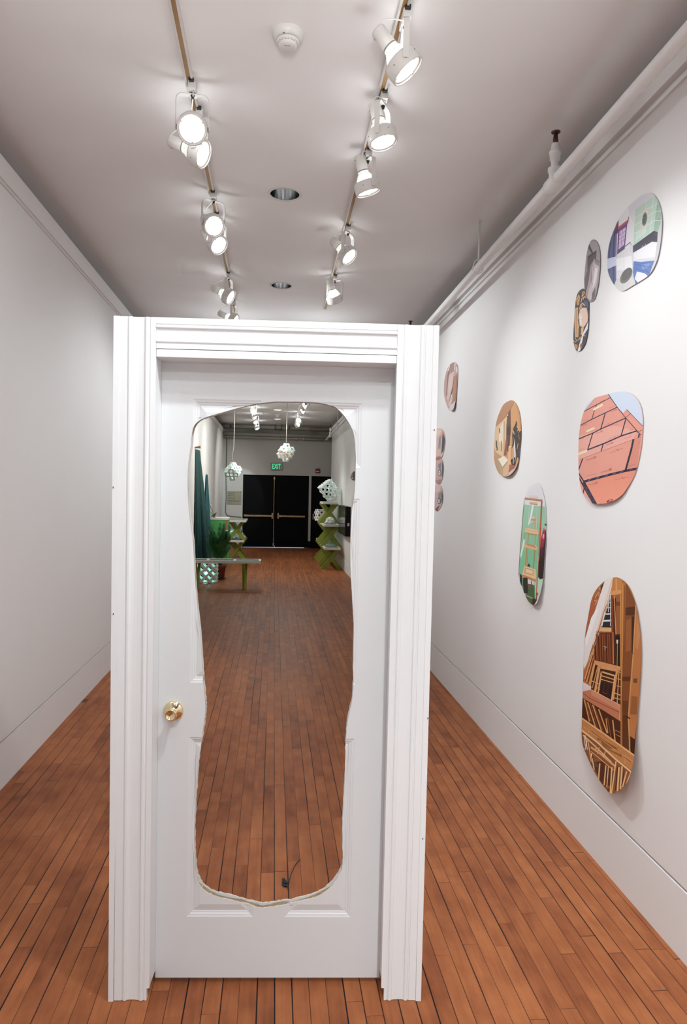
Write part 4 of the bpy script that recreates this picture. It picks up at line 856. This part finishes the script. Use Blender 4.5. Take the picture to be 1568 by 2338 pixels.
photo_print('largest rounded print of bare timber wall framing, lowest on the right wall', *SE,
 [(530,80),(590,92),(650,140),(695,215),(735,330),(765,470),(785,640),(793,830),(785,1050),(770,1280),(752,1500),(735,1700),(722,1870),(700,1980),(670,2080),(620,2150),(560,2195),(490,2215),(430,2150),(370,2070),(310,1960),(260,1850),(215,1730),(205,1600),(210,1420),(218,1200),(225,950),(240,650),(270,480),(300,310),(350,200),(440,110)],
 [((168,92,58), [(250,560),(300,300),(440,100),(460,120),(240,720)]), ((60,34,26), [(400,160),(455,100),(440,160),(390,240)]), ((205,160,115), strip([(340,280),(390,190)],8)+strip([(330,310),(360,300),(340,350)],7)+strip([(380,170),(375,260)],7)),
  ((84,42,25), [(330,600),(500,610),(500,300),(600,250),(610,980),(330,920)]),
  ((42,40,40), [(472,240),(505,220),(508,570),(395,575),(425,430)]),
  ((226,218,216), [(440,95),(525,78),(488,240),(380,540),(290,820),(236,1020),(222,900),(240,680),(330,430)]), ((242,238,238), [(300,480),(340,410),(380,380),(290,650),(250,760),(240,690)]), ((192,160,134), [(488,220),(500,180),(500,250),(392,600),(302,850),(236,1030),(228,990),(330,760)]), ((226,196,170), strip([(505,110),(410,440),(320,740)],14)),
  ((216,216,220), strip([(445,442),(502,440)],13)+strip([(425,508),(505,505)],18)+strip([(455,380),(502,378)],8)+strip([(462,330),(502,328)],6)+strip([(476,280),(470,420)],7)+strip([(493,240),(490,560)],7)+strip([(435,420),(405,560)],12)),
  ((218,172,128), [(392,570),(508,580),(505,622),(378,612)]), ((150,90,50), strip([(350,620),(505,622)],10)),
  ((192,126,70), [(515,80),(605,100),(605,235),(495,245)]), ((226,176,116), strip([(545,90),(548,215)],8)), ((210,150,92), [(500,215),(600,200),(604,240),(498,258)]), ((130,62,32), strip([(506,258),(512,940)],18)), ((150,92,54), [(545,262),(592,258),(586,640),(545,640)]), ((110,66,40), [(545,320),(588,320),(588,360),(545,360)]), ((206,146,90), strip([(528,262),(545,640)],9)+strip([(592,250),(590,960)],9)+strip([(516,620),(520,930)],7)), ((40,24,18), [(540,660),(580,655),(582,960),(540,950)]), ((30,26,26), [(538,660),(578,660),(575,690),(540,690)]), ((216,210,200), strip([(558,700),(558,730)],16)), ((170,160,70), strip([(560,730),(556,950)],6)),
  ((126,68,42), strip([(356,640),(365,895)],18)+strip([(385,640),(396,905)],16)+strip([(430,640),(440,915)],20)+strip([(478,640),(490,925)],18)), ((160,95,55), strip([(348,640),(356,890)],5)+strip([(408,640),(418,910)],6)+strip([(460,640),(468,920)],6)), ((190,180,170), strip([(420,760),(455,770)],5)+strip([(440,770),(436,800)],5)),
  ((176,106,62), [(330,760),(335,930),(300,1160),(218,1130),(226,1010),(300,850)]), ((214,156,98), strip([(328,790),(238,1080)],12)+strip([(310,880),(255,1110)],11)+strip([(330,930),(282,1130)],11)), ((90,44,26), strip([(318,850),(245,1100)],9)+strip([(325,900),(268,1120)],9)),
  ((70,38,24), [(335,930),(595,1000),(592,1350),(300,1180),(300,1100)]),
  ((208,148,102), [(333,897),(592,962),(596,1002),(390,965),(328,932)]), ((212,152,100), strip([(382,960),(338,1210)],24)+strip([(556,990),(515,1285)],20)+strip([(385,965),(556,1000)],26)), ((216,168,118), strip([(402,1010),(366,1235)],15)+strip([(535,1050),(500,1305)],13)+strip([(402,1012),(535,1052)],16)+strip([(398,1050),(525,1088)],10)+strip([(395,1085),(520,1122)],8)), ((42,26,24), [(405,1105),(508,1142),(490,1295),(378,1225)]), ((70,40,34), strip([(430,1120),(412,1240)],8)+strip([(470,1140),(455,1270)],8)), ((190,70,40), strip([(412,1215),(455,1230)],4)),
  ((214,162,112), strip([(300,1100),(370,1130)],10)+strip([(335,940),(290,1160)],9)+strip([(365,960),(312,1170)],7)+strip([(528,1220),(592,1245)],11)+strip([(560,1010),(592,1018)],8)+strip([(530,1270),(590,1285)],9)+strip([(575,1000),(556,1330)],9)+strip([(560,1080),(592,1090)],8)+strip([(555,1150),(592,1160)],8)+strip([(360,1170),(385,1185)],8)),
  ((222,206,202), [(221,1112),(302,1160),(282,1265),(218,1212)]), ((190,120,90), [(216,1205),(300,1190),(592,1345),(592,1505),(430,1410),(216,1270)]), ((202,140,112), [(300,1195),(590,1345),(588,1400),(300,1240)]), ((220,170,140), strip([(300,1190),(592,1345)],8)), ((150,80,52), strip([(220,1222),(280,1270),(590,1420)],7)), ((190,175,165), strip([(585,1400),(580,1490)],8)),
  ((72,36,22), [(212,1268),(430,1400),(592,1505),(612,1760),(500,1680),(208,1490)]), ((208,152,96), strip([(232,1290),(285,1510)],11)+strip([(266,1315),(352,1590)],12)+strip([(315,1340),(415,1635)],12)+strip([(375,1385),(472,1660)],12)+strip([(440,1425),(470,1660)],9)+strip([(510,1465),(540,1730)],12)), ((130,74,44), strip([(245,1290),(300,1510)],9)+strip([(330,1345),(432,1635)],9)+strip([(455,1430),(500,1680)],10)+strip([(290,1320),(370,1590)],7)), ((170,160,150), strip([(290,1420),(320,1450)],4)+strip([(300,1470),(335,1480)],4)+strip([(540,1590),(600,1620)],4)+strip([(540,1630),(600,1660)],4)),
  ((176,112,56), [(600,125),(642,140),(632,700),(606,1300),(610,1800),(590,1760),(590,900)]), ((205,145,80), strip([(612,140),(606,700),(596,1300)],8)), ((120,66,32), strip([(632,160),(622,700),(604,1300)],7)),
  ((130,75,42), [(642,135),(735,330),(725,800),(682,1300),(667,1455),(608,1455),(606,1100),(630,600)]), ((84,46,28), [(640,378),(740,365),(735,455),(638,455)]), ((70,36,22), [(700,470),(728,460),(716,820),(700,830)]), ((90,50,30), [(608,1060),(690,1060),(684,1105),(606,1105)]), ((104,58,34), [(606,1300),(680,1300),(668,1470),(608,1470)]), ((150,92,54), [(645,500),(700,480),(690,800),(640,820)]), ((92,50,26), [(608,1440),(668,1465),(676,1750),(735,1750),(728,1880),(606,1790)]), ((60,30,20), [(690,1640),(735,1620),(728,1870),(690,1850)]),
  ((182,117,70), [(740,340),(800,700),(795,1050),(752,1500),(730,1680),(676,1640),(672,1470),(692,1200),(722,800),(732,480)]), ((206,152,98), strip([(742,345),(716,830),(678,1300),(668,1480),(682,1800)],11)), ((196,132,84), [(755,420),(785,640),(760,800),(735,760)]), ((112,76,42), [(718,1078),(758,1080),(752,1125),(714,1120)]), ((150,92,54), [(700,1250),(760,1260),(750,1440),(684,1430)]), ((60,34,24), strip([(640,1445),(682,1475)],12)),
  ((132,82,52), [(200,1580),(560,1860),(705,1990),(640,2180),(480,2240),(290,1960),(200,1740)]), ((84,44,28), [(300,1900),(420,1900),(520,1990),(500,2220),(420,2150)]), ((90,70,52), [(300,1890),(345,1900),(385,1960),(350,1980),(300,1940)]),
  ((186,126,76), [(205,1480),(300,1545),(728,1840),(705,1990),(560,1880),(205,1600)]), ((144,92,52), [(350,1645),(602,1790),(602,1860),(375,1735)]), ((206,152,98), strip([(230,1560),(400,1680),(600,1830),(715,1900)],6)+strip([(280,1580),(272,1620)],5)+strip([(560,1780),(552,1860)],5)+strip([(640,1820),(632,1920)],5)+strip([(470,1720),(462,1800)],4)), ((222,174,120), strip([(208,1472),(420,1620),(728,1842)],16)), ((120,72,42), strip([(300,1600),(420,1690),(560,1790)],5)+strip([(620,1850),(690,1900)],5)),
  ((230,186,138), strip([(208,1592),(350,1700),(545,1880),(705,2010)],16)+strip([(222,1640),(330,1740),(500,1905)],11)), ((212,158,108), strip([(300,1760),(400,1830),(535,1945)],18)+strip([(300,1800),(520,1985)],8)), ((222,176,126), strip([(385,1920),(372,2080)],13)+strip([(445,1940),(428,2130)],12)+strip([(470,1950),(455,2150)],9)+strip([(505,1960),(488,2210)],14)+strip([(545,1900),(500,2215)],13)+strip([(575,1960),(560,2190)],16)+strip([(605,1950),(590,2170)],15)+strip([(650,2000),(610,2150)],13)+strip([(262,1680),(240,1780)],10)+strip([(300,1820),(330,1980)],11)+strip([(340,1740),(352,1800)],8)+strip([(380,1760),(362,1820)],8)+strip([(440,1800),(420,1860)],8)+strip([(270,1700),(300,1900)],8)+strip([(690,2010),(640,2140)],10)), ((70,40,26), strip([(560,1950),(540,2180)],9)+strip([(625,1990),(600,2140)],8)+strip([(310,1840),(320,1890)],10)+strip([(410,1940),(396,2080)],9)), ((228,220,215), strip([(240,1640),(262,1780)],7)+strip([(232,1660),(240,1740)],6)+strip([(308,1820),(300,1850)],7))],
 (165,104,61), curl=(.62, .05))

# ------------------------------------------------------------------ far end of the gallery, seen through the cutout
def xtable(label, loc, rz, L=1.0, W=.34, H=.47, sp=.5, group='green trestle tables with white rimmed turf tops', legw=.085, spread=None):
    r = thing('trestle_table', label, 'table', loc, rz, group)
    t, d = .04, .045; q = MB()
    q.box(-W/2, W/2, -L/2, -L/2+t, H-d, H); q.box(-W/2, W/2, L/2-t, L/2, H-d, H); q.box(-W/2, -W/2+t, -L/2+t, L/2-t, H-d, H); q.box(W/2-t, W/2, -L/2+t, L/2-t, H-d, H)
    for y in (-L/6, L/6): q.box(-W/2+t, W/2-t, y-.02, y+.02, H-d, H-.002)
    q.build('white_frame', WWOOD, r, bevel=.003)
    q = MB(); q.box(-W/2+t, W/2-t, -L/2+t, L/2-t, H-d+.006, H-.008); q.build('turf_inset', TURF, r)
    sp2 = spread or (.185, .15)
    for y in (-sp/2, sp/2):
        for s in (-1, 1):
            q = MB(); yy = y+s*.0195
            b = Vector((s*sp2[0], yy, .0)); a = Vector((-s*sp2[1], yy, H-d)); dd = (a-b).normalized(); n = Vector((dd.z, 0, -dd.x))*(legw/2)
            # board cut level at floor and top
            k = legw/2/dd.z
            v = [(b.x-k, yy-.019, 0), (b.x+k, yy-.019, 0), (a.x+k, yy-.019, H-d), (a.x-k, yy-.019, H-d)]
            v += [(p[0], yy+.019, p[2]) for p in v]
            q.add(v, [(0, 1, 2, 3), (7, 6, 5, 4), (0, 4, 5, 1), (1, 5, 6, 2), (2, 6, 7, 3), (3, 7, 4, 0)]); q.build('leg', GREENP, r)
    return r
XP = 1.235
for y, lb in ((15.06, 'green trestle table in the bottom row by the right wall, nearest'), (16.07, 'green trestle table in the bottom row by the right wall, middle'), (17.08, 'green trestle table in the bottom row by the right wall, farthest')):
    xtable(lb, (XP, y, 0), 0)
for y, lb in ((15.36, 'green trestle table in the middle row of the pile, nearer'), (16.37, 'green trestle table in the middle row of the pile, farther')):
    xtable(lb, (XP, y, .4702), 0)
xtable('green trestle table on top of the pile by the right wall', (XP, 15.86, .9404), 0)
xtable('low green trestle table standing crosswise in front of the potted palm', (-.86, 11.83, 0), PI/2, 1.32, .34, .47, .78)
xtable('lower green trestle table of the left pile by the black doors', (-.86, 16.85, 0), 0, 1.0, .36)
xtable('upper green trestle table of the left pile by the black doors', (-.86, 16.78, .4702), 0, 1.05, .46)

def lattice_panel(a, b, sp, w, t):
    """two layers of crossed strips inside a x b, as vinyl garden lattice"""
    q = MB()
    for lay in (0, 1):
        s = 1 if lay == 0 else -1; k = -40
        for k in range(-40, 40):
            c = (k+.5)*sp
            # line: y = s*x + c ; keep the piece inside the rectangle
            xs = []
            for x in (-a/2, a/2):
                y = s*x+c
                if -b/2 <= y <= b/2: xs.append(x)
            for y in (-b/2, b/2):
                x = (y-c)/s
                if -a/2 < x < a/2: xs.append(x)
            if len(xs) < 2 or max(xs)-min(xs) < sp*.2: continue
            x0, x1 = min(xs), max(xs)
            q.bar((x0, s*x0+c, (lay-.5)*t), (x1, s*x1+c, (lay-.5)*t), w, t, (0, 0, 1), 0, w*.18)
    return q
def lattice_box(label, loc, a, b, c, R=Matrix.Identity(3), sp=.13, w=.045, watts=3.0, skip=(), hang=None, bulb_at=(0, 0, 0), name='lattice_box', inner=None):
    r = thing(name, label, 'lattice lamp', loc, 0, 'white lattice boxes with a blue green bulb')
    t = .006; M4 = R.to_4x4()
    faces = {'f': (a, c, Matrix.Translation((0, -b/2, 0)) @ Matrix.Rotation(PI/2, 4, 'X')), 'k': (a, c, Matrix.Translation((0, b/2, 0)) @ Matrix.Rotation(-PI/2, 4, 'X')),
             'l': (b, c, Matrix.Translation((-a/2, 0, 0)) @ Matrix.Rotation(-PI/2, 4, 'Y') @ Matrix.Rotation(PI/2, 4, 'Z')), 'r': (b, c, Matrix.Translation((a/2, 0, 0)) @ Matrix.Rotation(PI/2, 4, 'Y') @ Matrix.Rotation(PI/2, 4, 'Z')),
             't': (a, b, Matrix.Translation((0, 0, c/2))), 'b': (a, b, Matrix.Translation((0, 0, -c/2)) @ Matrix.Rotation(PI, 4, 'X'))}
    for kf, (u, v, mx) in faces.items():
        if kf in skip: continue
        q = lattice_panel(u, v, sp, w, t); q.v = [tuple(M4 @ mx @ Vector(p)) for p in q.v]; q.build('lattice_panel', LATT, r)
    if watts:
        q = MB(); q.lathe([(.0, -.03), (.018, -.024), (.026, -.006), (.024, .012), (.012, .03), (.011, .045), (0, .046)], 16, cap=False, mx=Matrix.Translation(bulb_at)); q.build('bulb', CYAN, r)
        l = bpy.data.lights.new('bulb_light', 'POINT'); l.energy = watts; l.color = (.35, 1, .86); l.shadow_soft_size = .03
        o = bpy.data.objects.new('bulb_light', l); C.objects.link(o); o.parent = r; o.location = Vector(bulb_at)+Vector((0, -.05, 0))
    if inner:
        q = MB(); 
        for s in (-1, 1): q.bar((s*.09, .02, -.10), (-s*.03, .02, .02), .03, .01, (0, 1, 0))
        q.bar((-.12, -.02, -.02), (-.05, -.02, .06), .03, .01, (0, 1, 0)); q.build('orange_lining', inner, r)
    if hang:
        q = MB(); q.tube(hang, .005, 6); q.build('hanging_cord', CORD, r)
    return r
ORNG = mat('orange_vinyl', (.62, .12, .03, 1), .5)
VR = (Matrix.Rotation(.10, 3, 'Z') @ Matrix.Rotation(math.atan(1/math.sqrt(2)), 3, 'Y') @ Matrix.Rotation(PI/4, 3, 'X'))
lattice_box('white lattice lamp hanging lower on the left, in front of the end wall', (-.82, 14.0, 2.0), .235, .235, .235, Matrix.Rotation(.25, 3, 'Z') @ VR, .112, .030, .4, hang=[(.02, 0, HC-2.0), (.015, 0, .75), (.012, 0, .5), (-.01, 0, .34), (0, 0, .2)], bulb_at=(0, 0, .05))
lattice_box('white lattice lamp with orange inside hanging higher, right of centre', (.22, 14.0, 2.4), .24, .24, .24, Matrix.Rotation(-.35, 3, 'Z') @ VR, .112, .030, .4, hang=[(.01, 0, HC-2.4), (0, 0, .5), (0, 0, .2)], bulb_at=(0, 0, .06), inner=ORNG)
lattice_box('white lattice box on the floor under the crosswise table', (-1.175, 12.55, .172), .38, .30, .33, Matrix.Identity(3), .145, .040, .7, bulb_at=(0, .05, -.03))
lattice_box('white lattice box tipped on its corner on top of the right pile', (1.205, 15.42, 1.41+.265), .30, .30, .36, Matrix.Rotation(.25, 3, 'Z') @ Matrix.Rotation(math.radians(-38), 3, 'Y'), .13, .036, .3, bulb_at=(0, 0, .05))
lattice_box('small white lattice box on the middle shelf of the right pile', (1.12, 16.40, .941+.146), .26, .26, .25, Matrix.Rotation(.3, 3, 'Z'), .125, .036, 0)
lattice_box('white lattice box on the lower shelf of the left pile', (-.93, 16.86, .668), .25, .22, .25, Matrix.Rotation(PI/4, 3, 'Y'), .125, .036, .4, bulb_at=(-.05, -.06, -.03))
def scrap(name, label, loc, s, m, seed):
    bm = bmesh.new(); bmesh.ops.create_icosphere(bm, subdivisions=3, radius=1); rnd = random.Random(seed)
    from mathutils import noise as nz
    for v in bm.verts:
        k = 1+.55*nz.noise(v.co*2.1+Vector((seed, 0, 0)))+.2*nz.noise(v.co*5)
        v.co = Vector((v.co.x*s[0]*k, v.co.y*s[1]*k, max(-.35, v.co.z*k)*s[2]+.35*s[2]))
    me = bpy.data.meshes.new(name); bm.to_mesh(me); bm.free(); me.materials.append(m)
    o = bpy.data.objects.new(name, me); C.objects.link(o); o.location = loc; return tag(o, label, 'scrap')
scrap('crumpled_cloth', 'crumpled white cloth on the middle shelf of the right pile', (1.24, 15.45, .9405), (.10, .10, .10), LATT, 3)
scrap('crumpled_cloth', 'crumpled white cloth on the lower shelf of the left pile', (-.745, 16.68, .4702), (.07, .05, .11), LATT, 8)
scrap('crumpled_cloth', 'crumpled pale cloth on the floor at the left wall by the lattice box', (-1.39, 12.2, 0), (.04, .09, .05), LATT, 5)

# teal cloths on the left wall
def drape(name, label, top, bot, m, zb=0.005, folds=5, amp=.03, n=60, mth=26):
    q = MB(); v = []; f = []
    def pl(P, t):
        k = t*(len(P)-1); i = min(int(k), len(P)-2); return Vector(P[i]).lerp(Vector(P[i+1]), k-i)
    for j in range(mth):
        s = j/(mth-1)
        for i in range(n):
            t = i/(n-1); a = pl(top, t); b = pl(bot, t)
            p = a.lerp(b, s**1.15); w2 = amp*s*math.sin(2*PI*folds*t+.6*math.sin(3*s))
            v.append((p.x+abs(w2)*1.0, p.y+w2*1.5, p.z))
    for j in range(mth-1):
        for i in range(n-1): f.append((j*n+i, j*n+i+1, (j+1)*n+i+1, (j+1)*n+i))
    q.add(v, f, 0, True); o = q.build(name, m, fix=False)
    sm = o.modifiers.new('solid', 'SOLIDIFY'); sm.thickness = .004
    return tag(o, label, 'cloth', 'teal cloths pinned to the left wall')
drape('teal_drape', 'tall teal cloth hanging from a wooden peg on the left wall', [(-1.435, 12.95, 2.36), (-1.40, 13.2, 2.36), (-1.43, 13.7, 2.37)], [(-1.432, 12.85, .01), (-1.36, 13.0, .01), (-1.16, 13.3, .01), (-1.17, 13.8, .01), (-1.31, 14.1, .01)], TEAL, folds=4, amp=.035)
drape('turquoise_drape', 'shorter teal cloth pinned lower on the left wall behind the tall one', [(-1.425, 14.95, 1.955), (-1.41, 15.08, 1.94), (-1.42, 15.2, 1.945)], [(-1.43, 14.35, .01), (-1.31, 14.45, .01), (-1.275, 14.8, .01), (-1.36, 14.95, .01)], TEAL2, folds=3, amp=.03)
for p, lb in (((-1.40, 12.9, 2.385), 'wooden peg holding the tall teal cloth'),):
    q = MB(); q.tube([(XL, p[1], p[2]), (-1.375, p[1], p[2]+.01), (-1.34, p[1], p[2]+.012)], [.016, .02, .028], 12); tag(q.build('wooden_peg', COPW), lb, 'peg')

# green plinth, plants
r = thing('green_plinth', 'bright green painted plinth with a white top behind the palm', 'plinth', (-1.165, 15.35, 0))
q = MB(); q.box(-.205, .195, -.25, .25, 0, .99); q.build('body', KELLY, r, bevel=.004)
q = MB(); q.box(-.21, .20, -.255, .255, .99, 1.035); q.build('white_top', WWOOD, r, bevel=.004)
q = MB(); q.box(.150, .198, -.258, -.250, .78, .985); q.build('copper_strip', COPW, r)
q = MB(); q.box(.146, .199, -.2585, -.25, .755, .78); q.build('pale_cap', WWOOD, r)
r = thing('potted_palm', 'bushy potted palm in a terracotta pot behind the crosswise table', 'plant', (-.963, 12.97, 0))
q = MB(); q.lathe([(.0, .012), (.075, .012), (.105, .22), (.118, .222), (.120, .262), (.108, .262), (.098, .235), (0, .232)], 32, cap=False); q.build('pot', TERRA, r)
q = MB(); q.lathe([(0, .0), (.095, .0), (.115, .022), (.108, .022), (.09, .008), (0, .008)], 28, cap=False); q.build('saucer', BLACKP, r)
q = MB(); rnd = random.Random(11)
for kf in range(36):
    a = 2*PI*rnd.random(); Ln = .50+.42*rnd.random(); lean = .08+.30*rnd.random()
    P = [Vector((.03*math.cos(a)-.05*t, .03*math.sin(a), .22))+Vector((math.cos(a)*lean*t**1.7, math.sin(a)*lean*t**1.7, Ln*t-.10*t**3)) for t in [k/10 for k in range(11)]]
    for p in P: p.x = min(p.x, .15); p.x = max(p.x, -.17); p.y = min(p.y, .14)
    q.tube(P, [.005*(1-.7*k/10) for k in range(11)], 5)
    for k in range(20):
        t = .30+.70*k/20; i = min(int(t*10), 9); b = P[i].lerp(P[i+1], t*10-i); tg = (P[i+1]-P[i]).normalized()
        sd = tg.cross(Vector((math.cos(a+1.57*0), math.sin(a), .3))).normalized()
        for s in (-1, 1):
            Lf = .15*(1-abs(t-.55)*.9); d = (sd*s*.75+tg*.8+Vector((0, 0, -.12))).normalized()
            n = d.cross(tg).normalized(); e = b+d*Lf; mid = b+d*Lf*.45; wv = d.cross(n)*.007
            q.add([b, mid+wv, e-Vector((0, 0, .02)), mid-wv], [(0, 1, 2, 3)])
q.build('fronds', PALM, r, fix=False)
r = thing('leafy_cutting', 'small yellow green leafy cutting at the edge of the green plinth', 'plant', (-1.275, 15.22, 1.035))
q = MB(); q.lathe([(0, 0), (.028, 0), (.034, .06), (.028, .06), (.024, .01), (0, .01)], 18, cap=False); q.build('cup', GREYM, r)
q = MB(); q.tube([(0, 0, .02), (-.02, -.02, .10), (-.05, -.04, .20)], .006, 6); rnd = random.Random(2)
for kf in range(13):
    a = 2*PI*rnd.random(); el = -.5+1.3*rnd.random(); Ln = .08+.06*rnd.random(); d = Vector((math.cos(a)*math.cos(el), math.sin(a)*math.cos(el)-.3, math.sin(el))); d.normalize()
    sd = d.cross(Vector((0, 0, 1))).normalized()*.028; b = Vector((-.01, -.03, .05)); mm = b+d*Ln*.5
    q.add([b, mm+sd, b+d*Ln, mm-sd], [(0, 1, 2, 3)])
q.build('leaves', LEAFY, r, fix=False)
q = MB(); q.tube([(-.05, -.04, .19), (-.07, -.05, .25), (-.085, -.055, .29)], [.012, .02, .008], 8); q.build('seed_head', CORD, r)

# end wall fittings
r = thing('exit_sign', 'lit green exit sign above the black double doors', 'sign', (.05, YF, 2.21))
q = MB(); q.box(-.165, .165, -.05, 0, 0, .21); q.build('housing', GREYM, r, bevel=.006)
q = MB(); q.box(-.125, .125, -.054, -.05, .022, .188); q.build('face_plate', mat('exit_face', (.16, .24, .2, 1), .4), r)
def text_obj(name, body, size, m, parent, loc, rot, width=None, ax='LEFT', thick=.001):
    cu = bpy.data.curves.new(name, 'FONT'); cu.body = body; cu.size = size; cu.extrude = thick; cu.align_x = ax; cu.align_y = 'CENTER'
    t = bpy.data.objects.new(name, cu); C.objects.link(t); dg = bpy.context.evaluated_depsgraph_get(); me = bpy.data.meshes.new_from_object(t.evaluated_get(dg))
    bpy.data.objects.remove(t); me.materials.clear(); me.materials.append(m)
    if width:
        xs = [v.co.x for v in me.vertices]; k = width/(max(xs)-min(xs))
        for v in me.vertices: v.co.x *= k
    o = bpy.data.objects.new(name, me); C.objects.link(o); o.parent = parent; o.location = loc; o.rotation_euler = rot; return o
t = text_obj('exit_letters', 'EXIT', .205, EXITG, r, (0, -.056, .104), (PI/2, 0, 0), .235, 'CENTER')
for v in t.data.vertices: v.co.x += (.006 if v.co.x > 0 else -.006)*0
r = thing('room_directory', 'tan directory sign with four lines left of the black doors', 'sign', (-1.12, YF, 1.22))
q = MB(); q.box(-.20, .20, -.012, 0, 0, .375); q.build('board', SIGNB, r, bevel=.002)
for k, (nmb, tx_, wd) in enumerate((('1', 'Room 124', .145), ('2', 'Room 126', .145), ('3', 'Room 125', .145), ('4', "Women's Restroom", .285))):
    z = .375-.058-.072*k
    text_obj('sign_lettering', nmb, .05, INK, r, (-.18, -.0135, z), (PI/2, 0, 0)); text_obj('sign_lettering', tx_, .048, INK, r, (-.145, -.0135, z), (PI/2, 0, 0), wd)
q = MB(); q.lathe([(.012, 0), (.012, .004)], 10, mx=Matrix.Translation((.185, -.012, .36)) @ Matrix.Rotation(PI/2, 4, 'X')); q.build('screw_cap', BLACKP, r)
r = thing('fire_alarm', 'dark red fire alarm on the end wall over the side door', 'alarm', (1.222, YF, 2.165))
q = MB(); q.box(-.063, .063, -.05, 0, 0, .125); q.build('housing', REDP, r, bevel=.008)
q = MB(); q.box(-.045, .045, -.06, -.05, .03, .055); q.build('strobe', LATT, r, bevel=.004)
q = MB(); q.tube([(-1.352, YF-.02, 3.34), (-1.354, YF-.015, 2.6), (-1.36, YF-.015, 2.0), (-1.345, YF-.015, 1.4), (-1.362, YF-.015, 1.0), (-1.30, YF-.02, .90), (-1.1, YF-.015, .88), (-.92, YF-.015, .86)], .009, 8)
tag(q.build('power_cord', GCORD), 'dark green cord running down the end wall beside the directory', 'cord')
# cool lamp washing the corner left of the doors
spot('corner_lamp_light', (-.55, 17.6, 3.0), (-.55, 2.4, -1.55), 75, 34, .25, (.74, .93, 1.0), .02)
# things on the right wall beyond the door
r = thing('wall_monitor', 'black box monitor mounted low on the right wall past the cutout', 'monitor', (XR, 14.25, 1.08))
q = MB(); q.box(-.10, 0, -.75, .75, -.30, .28); q.build('case', mat('monitor_case', (.004, .005, .008, 1), .5, spec=.2), r, bevel=.006)
q = MB(); q.box(-.104, -.10, -.70, .70, -.26, .24); q.build('screen', mat('monitor_screen', (.006, .01, .03, 1), .12), r)
q = MB(); q.box(-.06, -.02, -.756, -.75, -.10, -.04); q.build('white_label', LATT, r)
for k in range(3): q = MB(); q.box(-.109, -.104, -.62+.1*k, -.58+.1*k, -.05+.03*(k % 2), .02); q.build('picture_patch', LATT if k != 1 else COPW, r)
r = thing('wall_conduit', 'thin vertical conduit on the right wall behind the green tables', 'conduit', (XR, 16.9, 0))
q = MB(); q.tube([(-.012, 0, .26), (-.012, 0, 1.3)], .012, 8); q.build('tube', PIPEW, r)
q = MB(); q.box(-.02, 0, -.04, .04, 1.3, 1.42); q.build('outlet_box', PIPEW, r)
photo_print('dark rounded print with orange and blue, just visible at the cutout edge', (803, 1090), 1.0, [(-3,-2),(1,-10),(5,-14),(9,-10),(10,0),(8,6),(3,7),(-1,4)], [((205,110,60), [(-3,-2),(1,-10),(2,-4),(0,0)]), ((215,205,200), [(-1,2),(2,-1),(3,3),(0,4)]), ((30,80,120), [(2,-10),(6,-14),(6,-4),(3,-4)])], (40,44,60))
# scrap on the floor
r = thing('tape_scrap', 'black crumpled tape scrap with a curved wire on the floor beyond the door', 'scrap', (.073, 2.86, 0))
q = MB(); rnd = random.Random(6)
for k in range(9):
    a = rnd.random()*PI; c0 = Vector((rnd.uniform(-.008, .008), rnd.uniform(-.03, .035), .001+.0012*k)); d = Vector((math.cos(a), math.sin(a)*1.6, rnd.uniform(-.05, .25)))*rnd.uniform(.006, .014); n = Vector((-d.y, d.x, 0)).normalized()*.006
    q.add([c0-d-n, c0+d-n, c0+d+n, c0-d+n], [(0, 1, 2, 3)])
q.build('crumpled_tape', mat('black_tape', (.006, .006, .010, 1), .6), r, fix=False)
q = MB(); W0 = [onz(*p, .003)-Vector((.073, 2.86, 0)) for p in ((657,2030),(660,2012),(664,1996),(670,1982),(677,1970),(685,1962))]
q.tube(W0, .0016, 6); q.build('wire', BLACKP, r)
